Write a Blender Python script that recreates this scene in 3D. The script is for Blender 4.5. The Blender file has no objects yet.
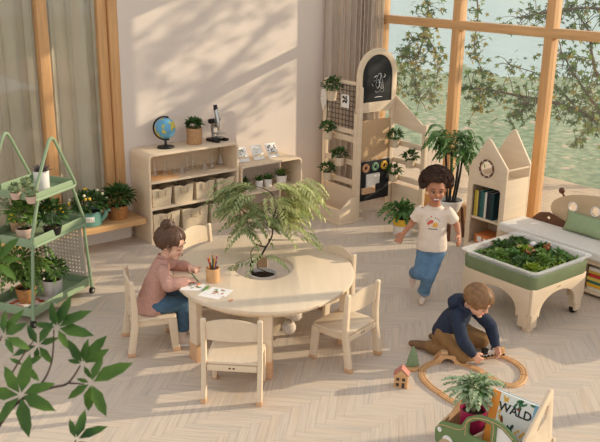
import bpy, bmesh, math, random
from mathutils import Vector as V, Matrix as Mx, noise
from mathutils.bvhtree import BVHTree
PI = math.pi
SC = bpy.context.scene
COL = SC.collection
R = random.Random(7)
rad = math.radians

# ------------------------------------------------------------------ camera
FPX, TH, RO, CH = 812.0, rad(17.6), rad(.85), 2.5
YAW = rad(90 - 38.35)
_f = V((math.cos(YAW), math.sin(YAW), 0)); _r = V((math.sin(YAW), -math.cos(YAW), 0))
FW = _f * math.cos(TH) - V((0, 0, math.sin(TH))); _u = _r.cross(FW)
RT = _r * math.cos(RO) + _u * math.sin(RO); UP = -_r * math.sin(RO) + _u * math.cos(RO)
CAM = V((0, 0, CH))
cd = bpy.data.cameras.new('camera'); cam = bpy.data.objects.new('camera', cd); COL.objects.link(cam)
m = Mx((RT, UP, -FW)).transposed().to_4x4(); m.translation = CAM; cam.matrix_world = m
cd.sensor_width = 36; cd.lens = FPX / 600 * 36; cd.clip_end = 500
cd.dof.use_dof = True; cd.dof.focus_distance = 5.6; cd.dof.aperture_fstop = 13
SC.camera = cam
def _ray(x, y): return FW * FPX + RT * (x - 300) - UP * (y - 221)
def at(x, y, z=0):                      # where a sight line meets the level z
    d = _ray(x, y); return CAM + d * ((z - CH) / d.z)
def atX(x, y, X): d = _ray(x, y); return CAM + d * (X / d.x)
def atY(x, y, Y): d = _ray(x, y); return CAM + d * (Y / d.y)
def atD(x, y, D): return CAM + _ray(x, y) * (D / FPX)

# ------------------------------------------------------------------ materials
def S(r, g, b):
    f = lambda c: (c / 255 / 12.92) if c / 255 <= .04045 else ((c / 255 + .055) / 1.055) ** 2.4
    return (f(r), f(g), f(b), 1)
def mul(c, k): return (min(1, c[0] * k), min(1, c[1] * k), min(1, c[2] * k), 1)
MATS = {}
def mat(name, col, rough=.6, var=.10, scale=(6, 6, 6), bump=0, bscale=60, metal=0, col2=None, spec=.35, sheen=0, trans=0):
    if name in MATS: return MATS[name]
    mt = bpy.data.materials.new(name); mt.use_nodes = True; MATS[name] = mt
    nt = mt.node_tree; N = nt.nodes; L = nt.links; b = N['Principled BSDF']
    b.inputs['Roughness'].default_value = rough; b.inputs['Metallic'].default_value = metal
    b.inputs['Specular IOR Level'].default_value = spec
    if sheen: b.inputs['Sheen Weight'].default_value = sheen
    tc = N.new('ShaderNodeTexCoord'); mp = N.new('ShaderNodeMapping'); mp.inputs['Scale'].default_value = scale
    L.new(tc.outputs['Object'], mp.inputs['Vector'])
    no = N.new('ShaderNodeTexNoise'); no.inputs['Scale'].default_value = 1; no.inputs['Detail'].default_value = 4
    L.new(mp.outputs[0], no.inputs['Vector'])
    rp = N.new('ShaderNodeValToRGB'); rp.color_ramp.elements[0].position = .3; rp.color_ramp.elements[1].position = .7
    rp.color_ramp.elements[0].color = mul(col, 1 - var) if col2 is None else col
    rp.color_ramp.elements[1].color = mul(col, 1 + var) if col2 is None else col2
    L.new(no.outputs[0], rp.inputs[0]); L.new(rp.outputs[0], b.inputs['Base Color'])
    if trans:
        b.inputs['Transmission Weight'].default_value = 0
        tl = N.new('ShaderNodeBsdfTranslucent'); mx = N.new('ShaderNodeMixShader'); mx.inputs[0].default_value = trans
        L.new(rp.outputs[0], tl.inputs['Color']); L.new(b.outputs[0], mx.inputs[1]); L.new(tl.outputs[0], mx.inputs[2])
        L.new(mx.outputs[0], N['Material Output'].inputs['Surface'])
    if bump:
        n2 = N.new('ShaderNodeTexNoise'); n2.inputs['Scale'].default_value = bscale; n2.inputs['Detail'].default_value = 3
        L.new(tc.outputs['Object'], n2.inputs['Vector'])
        bp = N.new('ShaderNodeBump'); bp.inputs['Strength'].default_value = bump; bp.inputs['Distance'].default_value = .01
        L.new(n2.outputs[0], bp.inputs['Height']); L.new(bp.outputs[0], b.inputs['Normal'])
    return mt
WOOD = mat('birch plywood', S(221, 199, 170), .5, .04, (3, 3, 26))
WOODX = mat('birch plywood long grain', S(222, 201, 173), .48, .04, (3, 26, 26))
WOODE = mat('raw birch edge', S(205, 168, 124), .6, .08, (20, 20, 60))
PINE = mat('oak window timber', S(204, 156, 106), .5, .12, (30, 30, 2.5))
PINEX = mat('oak timber long grain', S(204, 160, 110), .5, .14, (2.5, 30, 30))
TRACK = mat('beech toy wood', S(206, 160, 112), .5, .1, (20, 20, 20))
CORK = mat('cork', S(188, 145, 105), .9, .22, (70, 70, 70), .5, 120)
WICK = mat('seagrass', S(178, 125, 75), .8, .25, (30, 30, 140), .6, 90)
WALLM = mat('clay plaster', S(220, 205, 192), .9, .02, (2, 2, 2), .08, 90, spec=.15)
WHITE = mat('white paint', S(232, 226, 218), .5, .02)
CERAM = mat('white ceramic', S(232, 226, 220), .35, .03)
BEIGEP = mat('beige plastic', S(214, 194, 166), .55, .03)
BINM = mat('sand felt', S(206, 188, 160), .85, .06, (40, 40, 40), .2, 160)
BINH = mat('sand felt strap', S(196, 176, 146), .85, .05)
GREENM = mat('sage powder coat', S(136, 155, 122), .5, .03)
GREEND = mat('moss green plastic', S(120, 132, 96), .55, .08, (12, 12, 12))
BLACK = mat('black plastic', S(30, 28, 27), .45, .1)
BLKF = mat('black felt', S(32, 31, 32), .9, .12, (50, 50, 50))
CHALKB = mat('chalkboard', S(34, 35, 35), .8, .2, (4, 4, 4))
CHALK = mat('chalk', S(226, 224, 218), .9, .05)
DARKM = mat('dark wire', S(52, 48, 44), .5, .05)
STEEL = mat('brushed steel', S(190, 190, 188), .28, .06, metal=.9)
BROWNP = mat('walnut laminate', S(98, 62, 40), .5, .12, (4, 40, 40))
TAUPE = mat('taupe laminate', S(194, 168, 134), .5, .04)
SOIL = mat('potting soil', S(58, 42, 30), .95, .4, (60, 60, 60), .8, 80)
FAB_W = mat('off white fabric', S(226, 219, 208), .9, .03, (20, 20, 20), .15, 200)
PLUSH = mat('cream plush', S(226, 212, 196), .95, .06, (60, 60, 60), .8, 140)
SAGEF = mat('sage cushion cloth', S(148, 163, 124), .9, .06, (30, 30, 30), .2, 200)
TEAL = mat('teal enamel', S(112, 160, 146), .4, .06)
YEL = mat('yellow glaze', S(232, 188, 62), .5, .05)
TERRA = mat('tan paper pot', S(202, 160, 122), .8, .10, (50, 50, 50))
MAG = mat('magenta pot', S(158, 30, 74), .4, .06)
PAPER = mat('paper', S(236, 231, 224), .8, .02)
BARK = mat('dark bark', S(58, 44, 36), .85, .25, (30, 30, 10), .5, 60)
BARK2 = mat('brown bark', S(92, 74, 62), .85, .25, (30, 30, 10), .5, 40)
def leafm(n, a, b, sc=14, tr=.28): return mat(n, S(*a), .5, 0, (sc, sc, sc), col2=S(*b), trans=tr, spec=.4)
L_DARK = leafm('dark glossy leaves', (44, 72, 36), (84, 118, 56), 30)
L_MID = leafm('mid green leaves', (74, 110, 48), (132, 160, 78), 30)
L_FERN = leafm('fern leaves', (60, 96, 48), (108, 146, 76), 24)
L_SAGE = leafm('grey green leaves', (120, 146, 110), (198, 210, 168), 40)
L_OLIVE = leafm('olive feathery leaves', (104, 126, 80), (176, 182, 122), 12)
L_LIME = leafm('pale lime feathery leaves', (158, 172, 100), (220, 216, 152), 14)
L_MAPLE = leafm('maple leaves', (46, 78, 26), (86, 118, 38), 2.4, .28)
L_GOLD = leafm('turning maple leaves', (120, 124, 40), (198, 168, 66), 3)
L_MAPLE2 = leafm('mid green maple leaves', (92, 124, 44), (138, 160, 60), 3)  # mid green leaves, mixed at random among the dark ones
L_NEAR = leafm('near creeper leaves', (36, 70, 24), (86, 118, 40), 16)
L_CACT = leafm('cactus flesh', (92, 112, 74), (150, 160, 116), 60, .05)
L_MOSS = leafm('moss', (84, 116, 32), (156, 172, 60), 40)
L_RED = leafm('reddish succulents', (172, 116, 84), (214, 168, 130), 50)
L_PURP = leafm('purple succulent', (70, 62, 66), (116, 104, 104), 40, .1)
FLOW = mat('cream petals', S(238, 228, 190), .7, .05)
YFLOW = mat('yellow petals', S(232, 190, 60), .7, .05)
def plain(n, c, rough=.6): return mat(n, S(*c), rough, .06, (20, 20, 20))

# ------------------------------------------------------------------ mesh helpers
ID = Mx.Identity(4)
def T(x, y=None, z=None): return Mx.Translation(V((x, y, z)) if y is not None else V(x))
def RZ(a): return Mx.Rotation(a, 4, 'Z')
def RX(a): return Mx.Rotation(a, 4, 'X')
def RY(a): return Mx.Rotation(a, 4, 'Y')
def frame(o, x, y):                      # matrix whose columns are x, y, x cross y
    x = V(x).normalized(); y = V(y); y = (y - x * y.dot(x)).normalized(); z = x.cross(y)
    M = Mx((x, y, z)).transposed().to_4x4(); M.translation = V(o); return M
def box(bm, x0, x1, y0, y1, z0, z1, M=ID, mi=0):
    vs = [bm.verts.new(M @ V(p)) for p in ((x0,y0,z0),(x1,y0,z0),(x1,y1,z0),(x0,y1,z0),(x0,y0,z1),(x1,y0,z1),(x1,y1,z1),(x0,y1,z1))]
    for f in ((3,2,1,0),(4,5,6,7),(0,1,5,4),(1,2,6,5),(2,3,7,6),(3,0,4,7)):
        bm.faces.new([vs[i] for i in f]).material_index = mi
def merge(bm, b2, M=ID, mi=None):
    if M is not ID: bmesh.ops.transform(b2, matrix=M, verts=b2.verts)
    if mi is not None:
        for f in b2.faces: f.material_index = mi
    me = bpy.data.meshes.new('t'); b2.to_mesh(me); bm.from_mesh(me); bpy.data.meshes.remove(me); b2.free()
def rbox(bm, x0, x1, y0, y1, z0, z1, b=.006, M=ID, seg=2, mi=0):
    b2 = bmesh.new(); box(b2, x0, x1, y0, y1, z0, z1)
    bmesh.ops.bevel(b2, geom=list(b2.edges), offset=b, segments=seg, affect='EDGES', profile=.6)
    merge(bm, b2, M, mi)
def ell(bm, c, r, M=ID, seg=14, rings=9, mi=0):
    r = (r, r, r) if not hasattr(r, '__len__') else r
    b2 = bmesh.new(); bmesh.ops.create_uvsphere(b2, u_segments=seg, v_segments=rings, radius=1)
    merge(bm, b2, M @ T(V(c)) @ Mx.Diagonal((r[0], r[1], r[2], 1)), mi)
def loft(bm, rings, cap=True, closed=False, mi=0):   # rings: lists of points, same length
    vr = [[bm.verts.new(p) for p in rg] for rg in rings]; n = len(vr[0])
    prs = list(zip(vr, vr[1:])) + ([(vr[-1], vr[0])] if closed else [])
    for a, b in prs:
        for i in range(n):
            j = (i + 1) % n
            bm.faces.new((a[i], a[j], b[j], b[i])).material_index = mi
    if cap and not closed:
        bm.faces.new(vr[0][::-1]).material_index = mi; bm.faces.new(vr[-1]).material_index = mi
def circ(c, a, b, n): return [V(c) + V(a) * math.cos(2*PI*i/n) + V(b) * math.sin(2*PI*i/n) for i in range(n)]
def tube(bm, pts, r, n=8, closed=False, mi=0, flat=1.0):
    pts = [V(p) for p in pts]; k = len(pts); rr = list(r) if hasattr(r, '__len__') else [r] * k
    ref = None; rings = []
    for i in range(k):
        a = pts[i-1] if (i or closed) else pts[i]; b = pts[(i+1) % k] if (i < k-1 or closed) else pts[i]
        d = (b - a); d = d.normalized() if d.length > 1e-9 else V((0,0,1))
        if ref is None: ref = d.orthogonal().normalized()
        ref = (ref - d * ref.dot(d)); ref = ref.normalized() if ref.length > 1e-6 else d.orthogonal().normalized()
        rings.append(circ(pts[i], ref * rr[i], d.cross(ref) * rr[i] * flat, n))
    loft(bm, rings, True, closed, mi)
def spl(pts, k=6, closed=False):          # Catmull-Rom
    pts = [V(p) for p in pts]; n = len(pts); out = []
    for i in range(n if closed else n - 1):
        g = (lambda j: pts[j % n]) if closed else (lambda j: pts[max(0, min(n - 1, j))])
        a, b, c, d = g(i-1), g(i), g(i+1), g(i+2)
        for s in range(k):
            t = s / k
            out.append(.5 * ((2*b) + (c-a)*t + (2*a-5*b+4*c-d)*t*t + (3*b-a-3*c+d)*t**3))
    if not closed: out.append(pts[-1])
    return out
def lathe(bm, prof, M=ID, n=24, mi=0, close=False):   # prof (r,z); r=0 ends become poles
    rows = []
    for r_, z in prof:
        rows.append([bm.verts.new(M @ V((0, 0, z)))] if r_ < 1e-6 else [bm.verts.new(M @ V((r_*math.cos(2*PI*i/n), r_*math.sin(2*PI*i/n), z))) for i in range(n)])
    for a, b in zip(rows, rows[1:]):
        for i in range(n):
            j = (i + 1) % n
            if len(a) == 1 and len(b) == 1: continue
            if len(a) == 1: f = bm.faces.new((a[0], b[j], b[i]))
            elif len(b) == 1: f = bm.faces.new((a[i], a[j], b[0]))
            else: f = bm.faces.new((a[i], a[j], b[j], b[i]))
            f.material_index = mi
def link(name, me, mats, parent=None):
    o = bpy.data.objects.new(name, me); COL.objects.link(o)
    for x in (mats if isinstance(mats, (list, tuple)) else [mats]): me.materials.append(x)
    if parent: o.parent = parent
    return o
def obj(name, bm, mats, parent=None, ang=38, smooth=True, recalc=True):
    if recalc: bmesh.ops.recalc_face_normals(bm, faces=bm.faces)
    for f in bm.faces: f.smooth = smooth
    if smooth:
        for e in bm.edges:
            if len(e.link_faces) == 2 and e.calc_face_angle(0) > rad(ang): e.smooth = False
    me = bpy.data.meshes.new(name); bm.to_mesh(me); bm.free()
    return link(name, me, mats, parent)
def plate(loops, th, M=ID, bev=.003):      # flat board with holes, returned as a bmesh
    cu = bpy.data.curves.new('t', 'CURVE'); cu.dimensions = '2D'; cu.fill_mode = 'BOTH'
    cu.extrude = max(th / 2 - bev, .0005); cu.bevel_depth = bev; cu.bevel_resolution = 1; cu.offset = -bev
    for lp in loops:
        sp = cu.splines.new('POLY'); sp.points.add(len(lp) - 1); sp.use_cyclic_u = True
        for p, q in zip(sp.points, lp): p.co = (q[0], q[1], 0, 1)
    o = bpy.data.objects.new('t', cu); me = bpy.data.meshes.new_from_object(o)
    bm = bmesh.new(); bm.from_mesh(me); bmesh.ops.remove_doubles(bm, verts=bm.verts, dist=1e-5)
    bpy.data.objects.remove(o); bpy.data.curves.remove(cu); bpy.data.meshes.remove(me)
    bmesh.ops.transform(bm, matrix=M, verts=bm.verts)
    return bm
def rpoly(pts, r, k=5):                     # rounded polygon; r number or list
    out = []; n = len(pts); rs = r if hasattr(r, '__len__') else [r] * n
    for i in range(n):
        p = V((*pts[i], 0)); a = V((*pts[i-1], 0)); b = V((*pts[(i+1) % n], 0)); q = rs[i]
        if q <= 0: out.append((p.x, p.y)); continue
        da = (a - p).normalized(); db = (b - p).normalized(); an = da.angle(db)
        t = min(q / math.tan(an / 2), (a-p).length * .49, (b-p).length * .49); s, e = p + da * t, p + db * t
        for j in range(k + 1):
            u = j / k; w = s * (1-u)**2 + p * 2*u*(1-u) + e * u*u; out.append((w.x, w.y))
    return out
def oval(cx, cy, a, b, n=28, rot=0):
    return [(cx + a*math.cos(t)*math.cos(rot) - b*math.sin(t)*math.sin(rot), cy + a*math.cos(t)*math.sin(rot) + b*math.sin(t)*math.cos(rot)) for t in [2*PI*i/n for i in range(n)]]
# plane matrices for plates: local xy -> world; XZ board (normal y), YZ board (normal x)
PXZ = Mx(((1,0,0,0),(0,0,-1,0),(0,1,0,0),(0,0,0,1)))
PYZ = Mx(((0,0,1,0),(1,0,0,0),(0,1,0,0),(0,0,0,1)))

# ------------------------------------------------------------------ things
def tag(o, label, cat, group=None, kind=None):
    o['label'] = label; o['category'] = cat
    if group: o['group'] = group
    if kind: o['kind'] = kind
    return o
def thing(name, label, cat, loc=(0, 0, 0), rz=0, group=None):
    o = bpy.data.objects.new(name, None); COL.objects.link(o); o.empty_display_size = .05
    o.location = V(loc); o.rotation_euler = (0, 0, rz)
    return tag(o, label, cat, group)
def struct(o): o['kind'] = 'structure'; return o
def copytree(o, parent=None):
    c = o.copy(); COL.objects.link(c)
    if parent: c.parent = parent
    for ch in list(o.children): copytree(ch, c)
    return c
def dup(o, loc, rz, label):
    c = copytree(o); c.location = V(loc); c.rotation_euler = (0, 0, rz); c['label'] = label; return c
def text_bm(s, size, depth=.001, bold=0):
    cu = bpy.data.curves.new('t', 'FONT'); cu.body = s; cu.size = size; cu.extrude = depth / 2; cu.offset = bold
    cu.align_x = 'CENTER'; cu.align_y = 'CENTER'; cu.resolution_u = 3
    o = bpy.data.objects.new('t', cu); me = bpy.data.meshes.new_from_object(o)
    bm = bmesh.new(); bm.from_mesh(me); bpy.data.objects.remove(o); bpy.data.curves.remove(cu); bpy.data.meshes.remove(me)
    return bm

# ------------------------------------------------------------------ leaves and pots
def leaf(bm, p, d, up, L, W, droop=.15, mi=0, fold=.18):
    d = V(d).normalized(); up = V(up); s = d.cross(up)
    if s.length < 1e-4: s = d.orthogonal()
    s.normalize(); n = s.cross(d).normalized(); p = V(p)
    q = [p, p + d*L*.35 + n*L*.03, p + d*L*.72 - n*L*droop*.45, p + d*L - n*L*droop]
    v = [bm.verts.new(x) for x in q]
    a = [bm.verts.new(q[1] + s*W*.5 + n*W*fold), bm.verts.new(q[2] + s*W*.38 + n*W*fold*.7)]
    b = [bm.verts.new(q[1] - s*W*.5 + n*W*fold), bm.verts.new(q[2] - s*W*.38 + n*W*fold*.7)]
    for f in ((v[0],v[1],a[0]),(v[1],v[2],a[1],a[0]),(v[2],v[3],a[1]),(v[0],b[0],v[1]),(v[1],b[0],b[1],v[2]),(v[2],b[1],v[3])):
        bm.faces.new(f).material_index = mi
def rdir(zmin=-.2, zmax=1):
    z = R.uniform(zmin, zmax); a = R.uniform(0, 2*PI); k = math.sqrt(max(0, 1 - z*z)); return V((k*math.cos(a), k*math.sin(a), z))
def bush(bm, c, r, n, L, W, zmin=-.1, droop=.2, mis=(0,), jit=.5):
    c = V(c); r = r if hasattr(r, '__len__') else (r, r, r)
    for _ in range(n):
        d = rdir(zmin); k = R.uniform(.35, 1) ** .6
        p = c + V((d.x*r[0], d.y*r[1], d.z*r[2])) * k * .8
        dd = (d + rdir(-1) * jit); leaf(bm, p, dd, V((0, 0, 1)) + rdir(-1)*.4, L*R.uniform(.7, 1.2), W*R.uniform(.8, 1.2), droop, R.choice(mis))
def frond(bm, pts, n, L, W, mi=0, taper=True, flat=.5, ang=.9):    # compound leaf along a path
    pts = spl(pts, 5); k = len(pts) - 1
    for i in range(n):
        t = .12 + .86 * (i + .5) / n; x = t * k; j = min(k - 1, int(x)); p = pts[j].lerp(pts[j+1], x - j)
        d = (pts[j+1] - pts[j]).normalized(); s = d.cross(V((0, 0, 1)))
        s = s.normalized() if s.length > 1e-3 else d.orthogonal().normalized()
        l = L * (math.sin(PI * min(1, .25 + t*.75)) ** .6 if taper else 1)
        for sg in (-1, 1):
            leaf(bm, p, d * ang + s * sg + V((0, 0, -.25)) * flat + rdir(-1)*.12, V((0, 0, 1)), max(l, L*.3), W, .2, mi)
    leaf(bm, pts[-2], pts[-1] - pts[-2], V((0, 0, 1)), L*.8, W, .2, mi)
def pot_prof(r0, r1, h, t=.006, rim=0):
    return [(0, 0), (r0*.96, 0), (r0, .004), (r1, h-.004-rim), (r1+rim*.4, h-rim), (r1+rim*.4, h), (r1-t, h), (r0-t, .012), (0, .012)]
def pot_plant(name, label, cat, loc, r0, r1, h, pm, leafer, lm, group=None, fill=.85, n=22, stem=None, rz=0, rim=0):
    t = thing(name, label, cat, loc, rz, group)
    bm = bmesh.new(); lathe(bm, pot_prof(r0, r1, h, rim=rim), n=n); obj('pot', bm, pm, t)
    bm = bmesh.new(); rr = (r0 + (r1-r0)*fill) - .005; lathe(bm, [(0, h*fill+.004), (rr*.6, h*fill+.003), (rr, h*fill), (rr*.9, h*fill-.006), (0, h*fill-.006)], n=n); obj('soil', bm, SOIL, t)
    bm = bmesh.new(); leafer(bm, h*fill); obj('foliage', bm, lm, t, recalc=False)
    if stem:
        bm = bmesh.new(); stem(bm, h*fill); obj('stem', bm, BARK, t)
    return t
# ------------------------------------------------------------------ light
SUN_EL, SUN_AZ = rad(17.5), math.atan2(-.41, .91)          # low late-day sun beyond the window wall
sd = V((math.cos(SUN_AZ)*math.cos(SUN_EL), math.sin(SUN_AZ)*math.cos(SUN_EL), math.sin(SUN_EL)))
ld = bpy.data.lights.new('sun', 'SUN'); ld.energy = 5.2; ld.color = (1, .84, .64); ld.angle = rad(.6)
so = bpy.data.objects.new('sun', ld); COL.objects.link(so); so.location = sd * 30
so.rotation_euler = sd.to_track_quat('Z', 'Y').to_euler()
w = bpy.data.worlds.new('sky'); SC.world = w; w.use_nodes = True
N = w.node_tree.nodes; L = w.node_tree.links; bg = N['Background']
tc = N.new('ShaderNodeTexCoord'); sx = N.new('ShaderNodeSeparateXYZ'); rp = N.new('ShaderNodeValToRGB')
L.new(tc.outputs['Generated'], sx.inputs[0]); L.new(sx.outputs[2], rp.inputs[0]); L.new(rp.outputs[0], bg.inputs[0])
rp.color_ramp.elements[0].color = (.97, .965, .97, 1); rp.color_ramp.elements[0].position = .02
rp.color_ramp.elements[1].color = (.56, .575, .60, 1); rp.color_ramp.elements[1].position = .75
bg.inputs[1].default_value = 1.36
SC.view_settings.view_transform = 'Standard'; SC.view_settings.look = 'None'; SC.view_settings.gamma = 1
SC.view_settings.use_curve_mapping = False; SC.view_settings.exposure = -.06
try:
    SC.cycles.use_denoising = True; SC.cycles.denoiser = 'OPENIMAGEDENOISE'
    SC.cycles.max_bounces = 8; SC.cycles.transparent_max_bounces = 24; SC.cycles.sample_clamp_indirect = 6
except Exception: pass

# ------------------------------------------------------------------ floor: herringbone planks
def floor_mat():
    mt = bpy.data.materials.new('whitewashed oak planks'); mt.use_nodes = True; nt = mt.node_tree; N = nt.nodes; L = nt.links; b = N['Principled BSDF']
    uv = N.new('ShaderNodeUVMap'); uv.uv_map = 'plank'
    at_ = N.new('ShaderNodeAttribute'); at_.attribute_name = 'tint'
    def noi(sc, det):
        mp = N.new('ShaderNodeMapping'); mp.inputs['Scale'].default_value = sc; L.new(uv.outputs[0], mp.inputs[0])
        n = N.new('ShaderNodeTexNoise'); n.inputs['Scale'].default_value = 1; n.inputs['Detail'].default_value = det; L.new(mp.outputs[0], n.inputs['Vector']); return n
    def ramp(src, stops):
        r_ = N.new('ShaderNodeValToRGB'); e = r_.color_ramp.elements
        while len(e) < len(stops): e.new(.5)
        for q, (p, c) in zip(e, stops): q.position = p; q.color = c
        L.new(src, r_.inputs[0]); return r_
    a = ramp(noi((3.2, 70, 1), 5).outputs[0], [(.26, S(170, 158, 148)), (.45, S(202, 185, 166)), (.6, S(214, 197, 178)), (.8, S(196, 166, 138))])
    t = ramp(at_.outputs['Fac'], [(0, S(192, 180, 168)), (.35, S(208, 192, 174)), (.7, S(214, 196, 176)), (1, S(206, 184, 160))])
    mx = N.new('ShaderNodeMixRGB'); mx.blend_type = 'MIX'; mx.inputs[0].default_value = .42; L.new(a.outputs[0], mx.inputs[1]); L.new(t.outputs[0], mx.inputs[2])
    L.new(mx.outputs[0], b.inputs['Base Color']); b.inputs['Roughness'].default_value = .55; b.inputs['Specular IOR Level'].default_value = .25
    return mt
def make_floor():
    bm = bmesh.new(); uvl = bm.loops.layers.uv.new('plank'); tl = bm.faces.layers.float.new('tint')
    Wd, n = .052, 6; rot = Mx.Rotation(rad(-45), 2); r_ = random.Random(3)
    def q(x, y, w, h, horiz):
        g = .0005; c = [(x*Wd+g, y*Wd+g), ((x+w)*Wd-g, y*Wd+g), ((x+w)*Wd-g, (y+h)*Wd-g), (x*Wd+g, (y+h)*Wd-g)]
        cen = rot @ V(((x+w/2)*Wd, (y+h/2)*Wd))
        if not (-2 < cen.x < 6.6 and -1.5 < cen.y < 7.1): return
        f = bm.faces.new([bm.verts.new((*(rot @ V(p)), 0)) for p in c]); f[tl] = r_.random(); ou, ov = r_.random()*50, r_.random()*50
        for lp, p in zip(f.loops, c):
            dx, dy = p[0] - x*Wd, p[1] - y*Wd
            lp[uvl].uv = (ou + (dx if horiz else dy), ov + (dy if horiz else dx))
    for k in range(-190, 240):
        for mm in range(-22, 26):
            X0 = k + 2*n*mm; 
            q(X0, k, n, 1, True); q(X0 + n, k + 1 - n, 1, n, False)
    for co, no in (((6.26, 0, 0), (1, 0, 0)), ((0, 6.82, 0), (0, 1, 0))):
        bmesh.ops.bisect_plane(bm, geom=bm.verts[:] + bm.edges[:] + bm.faces[:], plane_co=co, plane_no=no, clear_outer=True)
    box(bm, -3, 6.3, -2.5, 6.9, -.06, -.0015, mi=1)
    for f in bm.faces: f.smooth = False
    me = bpy.data.meshes.new('floor'); bm.to_mesh(me); bm.free()
    struct(link('floor', me, [floor_mat(), mat('plank gap', S(172, 156, 140), .9)]))
make_floor()

# ------------------------------------------------------------------ walls and glazing
bm = bmesh.new(); box(bm, 3.28, 6.45, 6.78, 6.98, -.05, 3.6); struct(obj('wall_left', bm, WALLM))
bm = bmesh.new(); box(bm, -3, 6.45, 6.78, 6.98, 3.0, 3.6); struct(obj('wall_left_lintel', bm, WALLM)).name = 'trim_1'
bm = bmesh.new(); box(bm, -3, 3.28, 6.72, 6.9, -.05, .2); struct(obj('baseboard_left', bm, WHITE))
def facing_mix(mt, lo, hi, pw=4):       # reflectance that grows towards grazing view, same for both faces of a pane
    N = mt.node_tree.nodes; L = mt.node_tree.links
    lw = N.new('ShaderNodeLayerWeight'); lw.inputs[0].default_value = .5
    p = N.new('ShaderNodeMath'); p.operation = 'POWER'; p.inputs[1].default_value = pw; L.new(lw.outputs['Facing'], p.inputs[0])
    q = N.new('ShaderNodeMath'); q.operation = 'MULTIPLY_ADD'; q.inputs[1].default_value = hi; q.inputs[2].default_value = lo; L.new(p.outputs[0], q.inputs[0]); return q
def glass_mat():
    mt = bpy.data.materials.new('window glass'); mt.use_nodes = True; N = mt.node_tree.nodes; L = mt.node_tree.links
    N.remove(N['Principled BSDF']); tr = N.new('ShaderNodeBsdfTransparent'); gl = N.new('ShaderNodeBsdfGlossy'); df = N.new('ShaderNodeBsdfDiffuse'); tl = N.new('ShaderNodeBsdfTranslucent')
    tr.inputs[0].default_value = (.97, .985, .975, 1); gl.inputs['Roughness'].default_value = .02; df.inputs[0].default_value = (.9, .95, .93, 1); tl.inputs[0].default_value = (.9, .95, .93, 1)
    fr = facing_mix(mt, .035, .5)
    m0 = N.new('ShaderNodeMixShader'); m0.inputs[0].default_value = .5; L.new(df.outputs[0], m0.inputs[1]); L.new(tl.outputs[0], m0.inputs[2])
    m1 = N.new('ShaderNodeMixShader'); m1.inputs[0].default_value = .025; L.new(tr.outputs[0], m1.inputs[1]); L.new(m0.outputs[0], m1.inputs[2])  # thin white film in the panes stands in for outdoor haze
    m2 = N.new('ShaderNodeMixShader'); L.new(fr.outputs[0], m2.inputs[0]); L.new(m1.outputs[0], m2.inputs[1]); L.new(gl.outputs[0], m2.inputs[2])
    L.new(m2.outputs[0], N['Material Output'].inputs['Surface']); return mt
GLASS = glass_mat()
def empty_struct(name, loc):
    o = bpy.data.objects.new(name, None); COL.objects.link(o); o.location = V(loc); o.empty_display_size = .1; return struct(o)
w1 = empty_struct('window_1', (0, 6.78, 0))
for a, b in ((2.557, 2.645), (3.107, 3.19), (3.197, 3.28), (1.5, 1.6), (.4, .5), (-.7, -.6)):
    bm = bmesh.new(); rbox(bm, a, b, 0 if a != 3.107 else .03, .1, .2, 3.0, .004); obj('post', bm, PINE, w1)
bm = bmesh.new(); rbox(bm, -1.5, 3.28, .01, .1, .2, .27, .004); obj('sill_rail', bm, PINEX, w1)
for a, b in ((-.6, .4), (.5, 1.5), (1.6, 2.557), (2.645, 3.107)):
    bm = bmesh.new(); box(bm, a - .05, b + .05, .055, .061, .23, 3.0); obj('pane', bm, GLASS, w1)
w2 = empty_struct('window_2', (6.2, 0, 0))
py = [6.468 - 1.066 * i for i in range(8)]; py = [6.50, 5.487 - .005, 4.413] + [4.413 - 1.07 * i for i in range(1, 6)]
posts = [(5.397, 5.487), (4.33, 4.415), (3.26, 3.345), (2.19, 2.275), (1.12, 1.205), (.05, .135), (-1.02, -.935), (6.46, 6.55), (6.69, 6.78)]
for a, b in posts:
    bm = bmesh.new(); rbox(bm, 0, .1, a, b, .19, 3.0, .004); obj('post', bm, PINE, w2)
bm = bmesh.new(); rbox(bm, -.004, .1, -2.2, 6.78, 1.908, 1.99, .004, T(0,0,0)); obj('cross_rail', bm, mat('oak timber along y', S(206, 160, 110), .5, .13, (30, 2.5, 30)), w2)
bm = bmesh.new(); rbox(bm, -.004, .1, -2.2, 6.78, 0, .19, .004); obj('bottom_rail', bm, MATS['oak timber along y'], w2)
bm = bmesh.new(); rbox(bm, -.004, .1, -2.2, 6.78, 3.0, 3.1, .004); obj('top_rail', bm, MATS['oak timber along y'], w2)
ps = sorted(posts)
for (a0, a1), (b0, b1) in zip(ps, ps[1:]):
    for z0, z1 in ((.19, 1.908), (1.99, 3.0)):
        bm = bmesh.new(); box(bm, .045, .051, a1, b0, z0, z1); obj('pane', bm, GLASS, w2)
bm = bmesh.new(); box(bm, 6.2, 6.4, -2.2, 6.78, 3.1, 3.6); struct(obj('wall_right', bm, WALLM))

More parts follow.
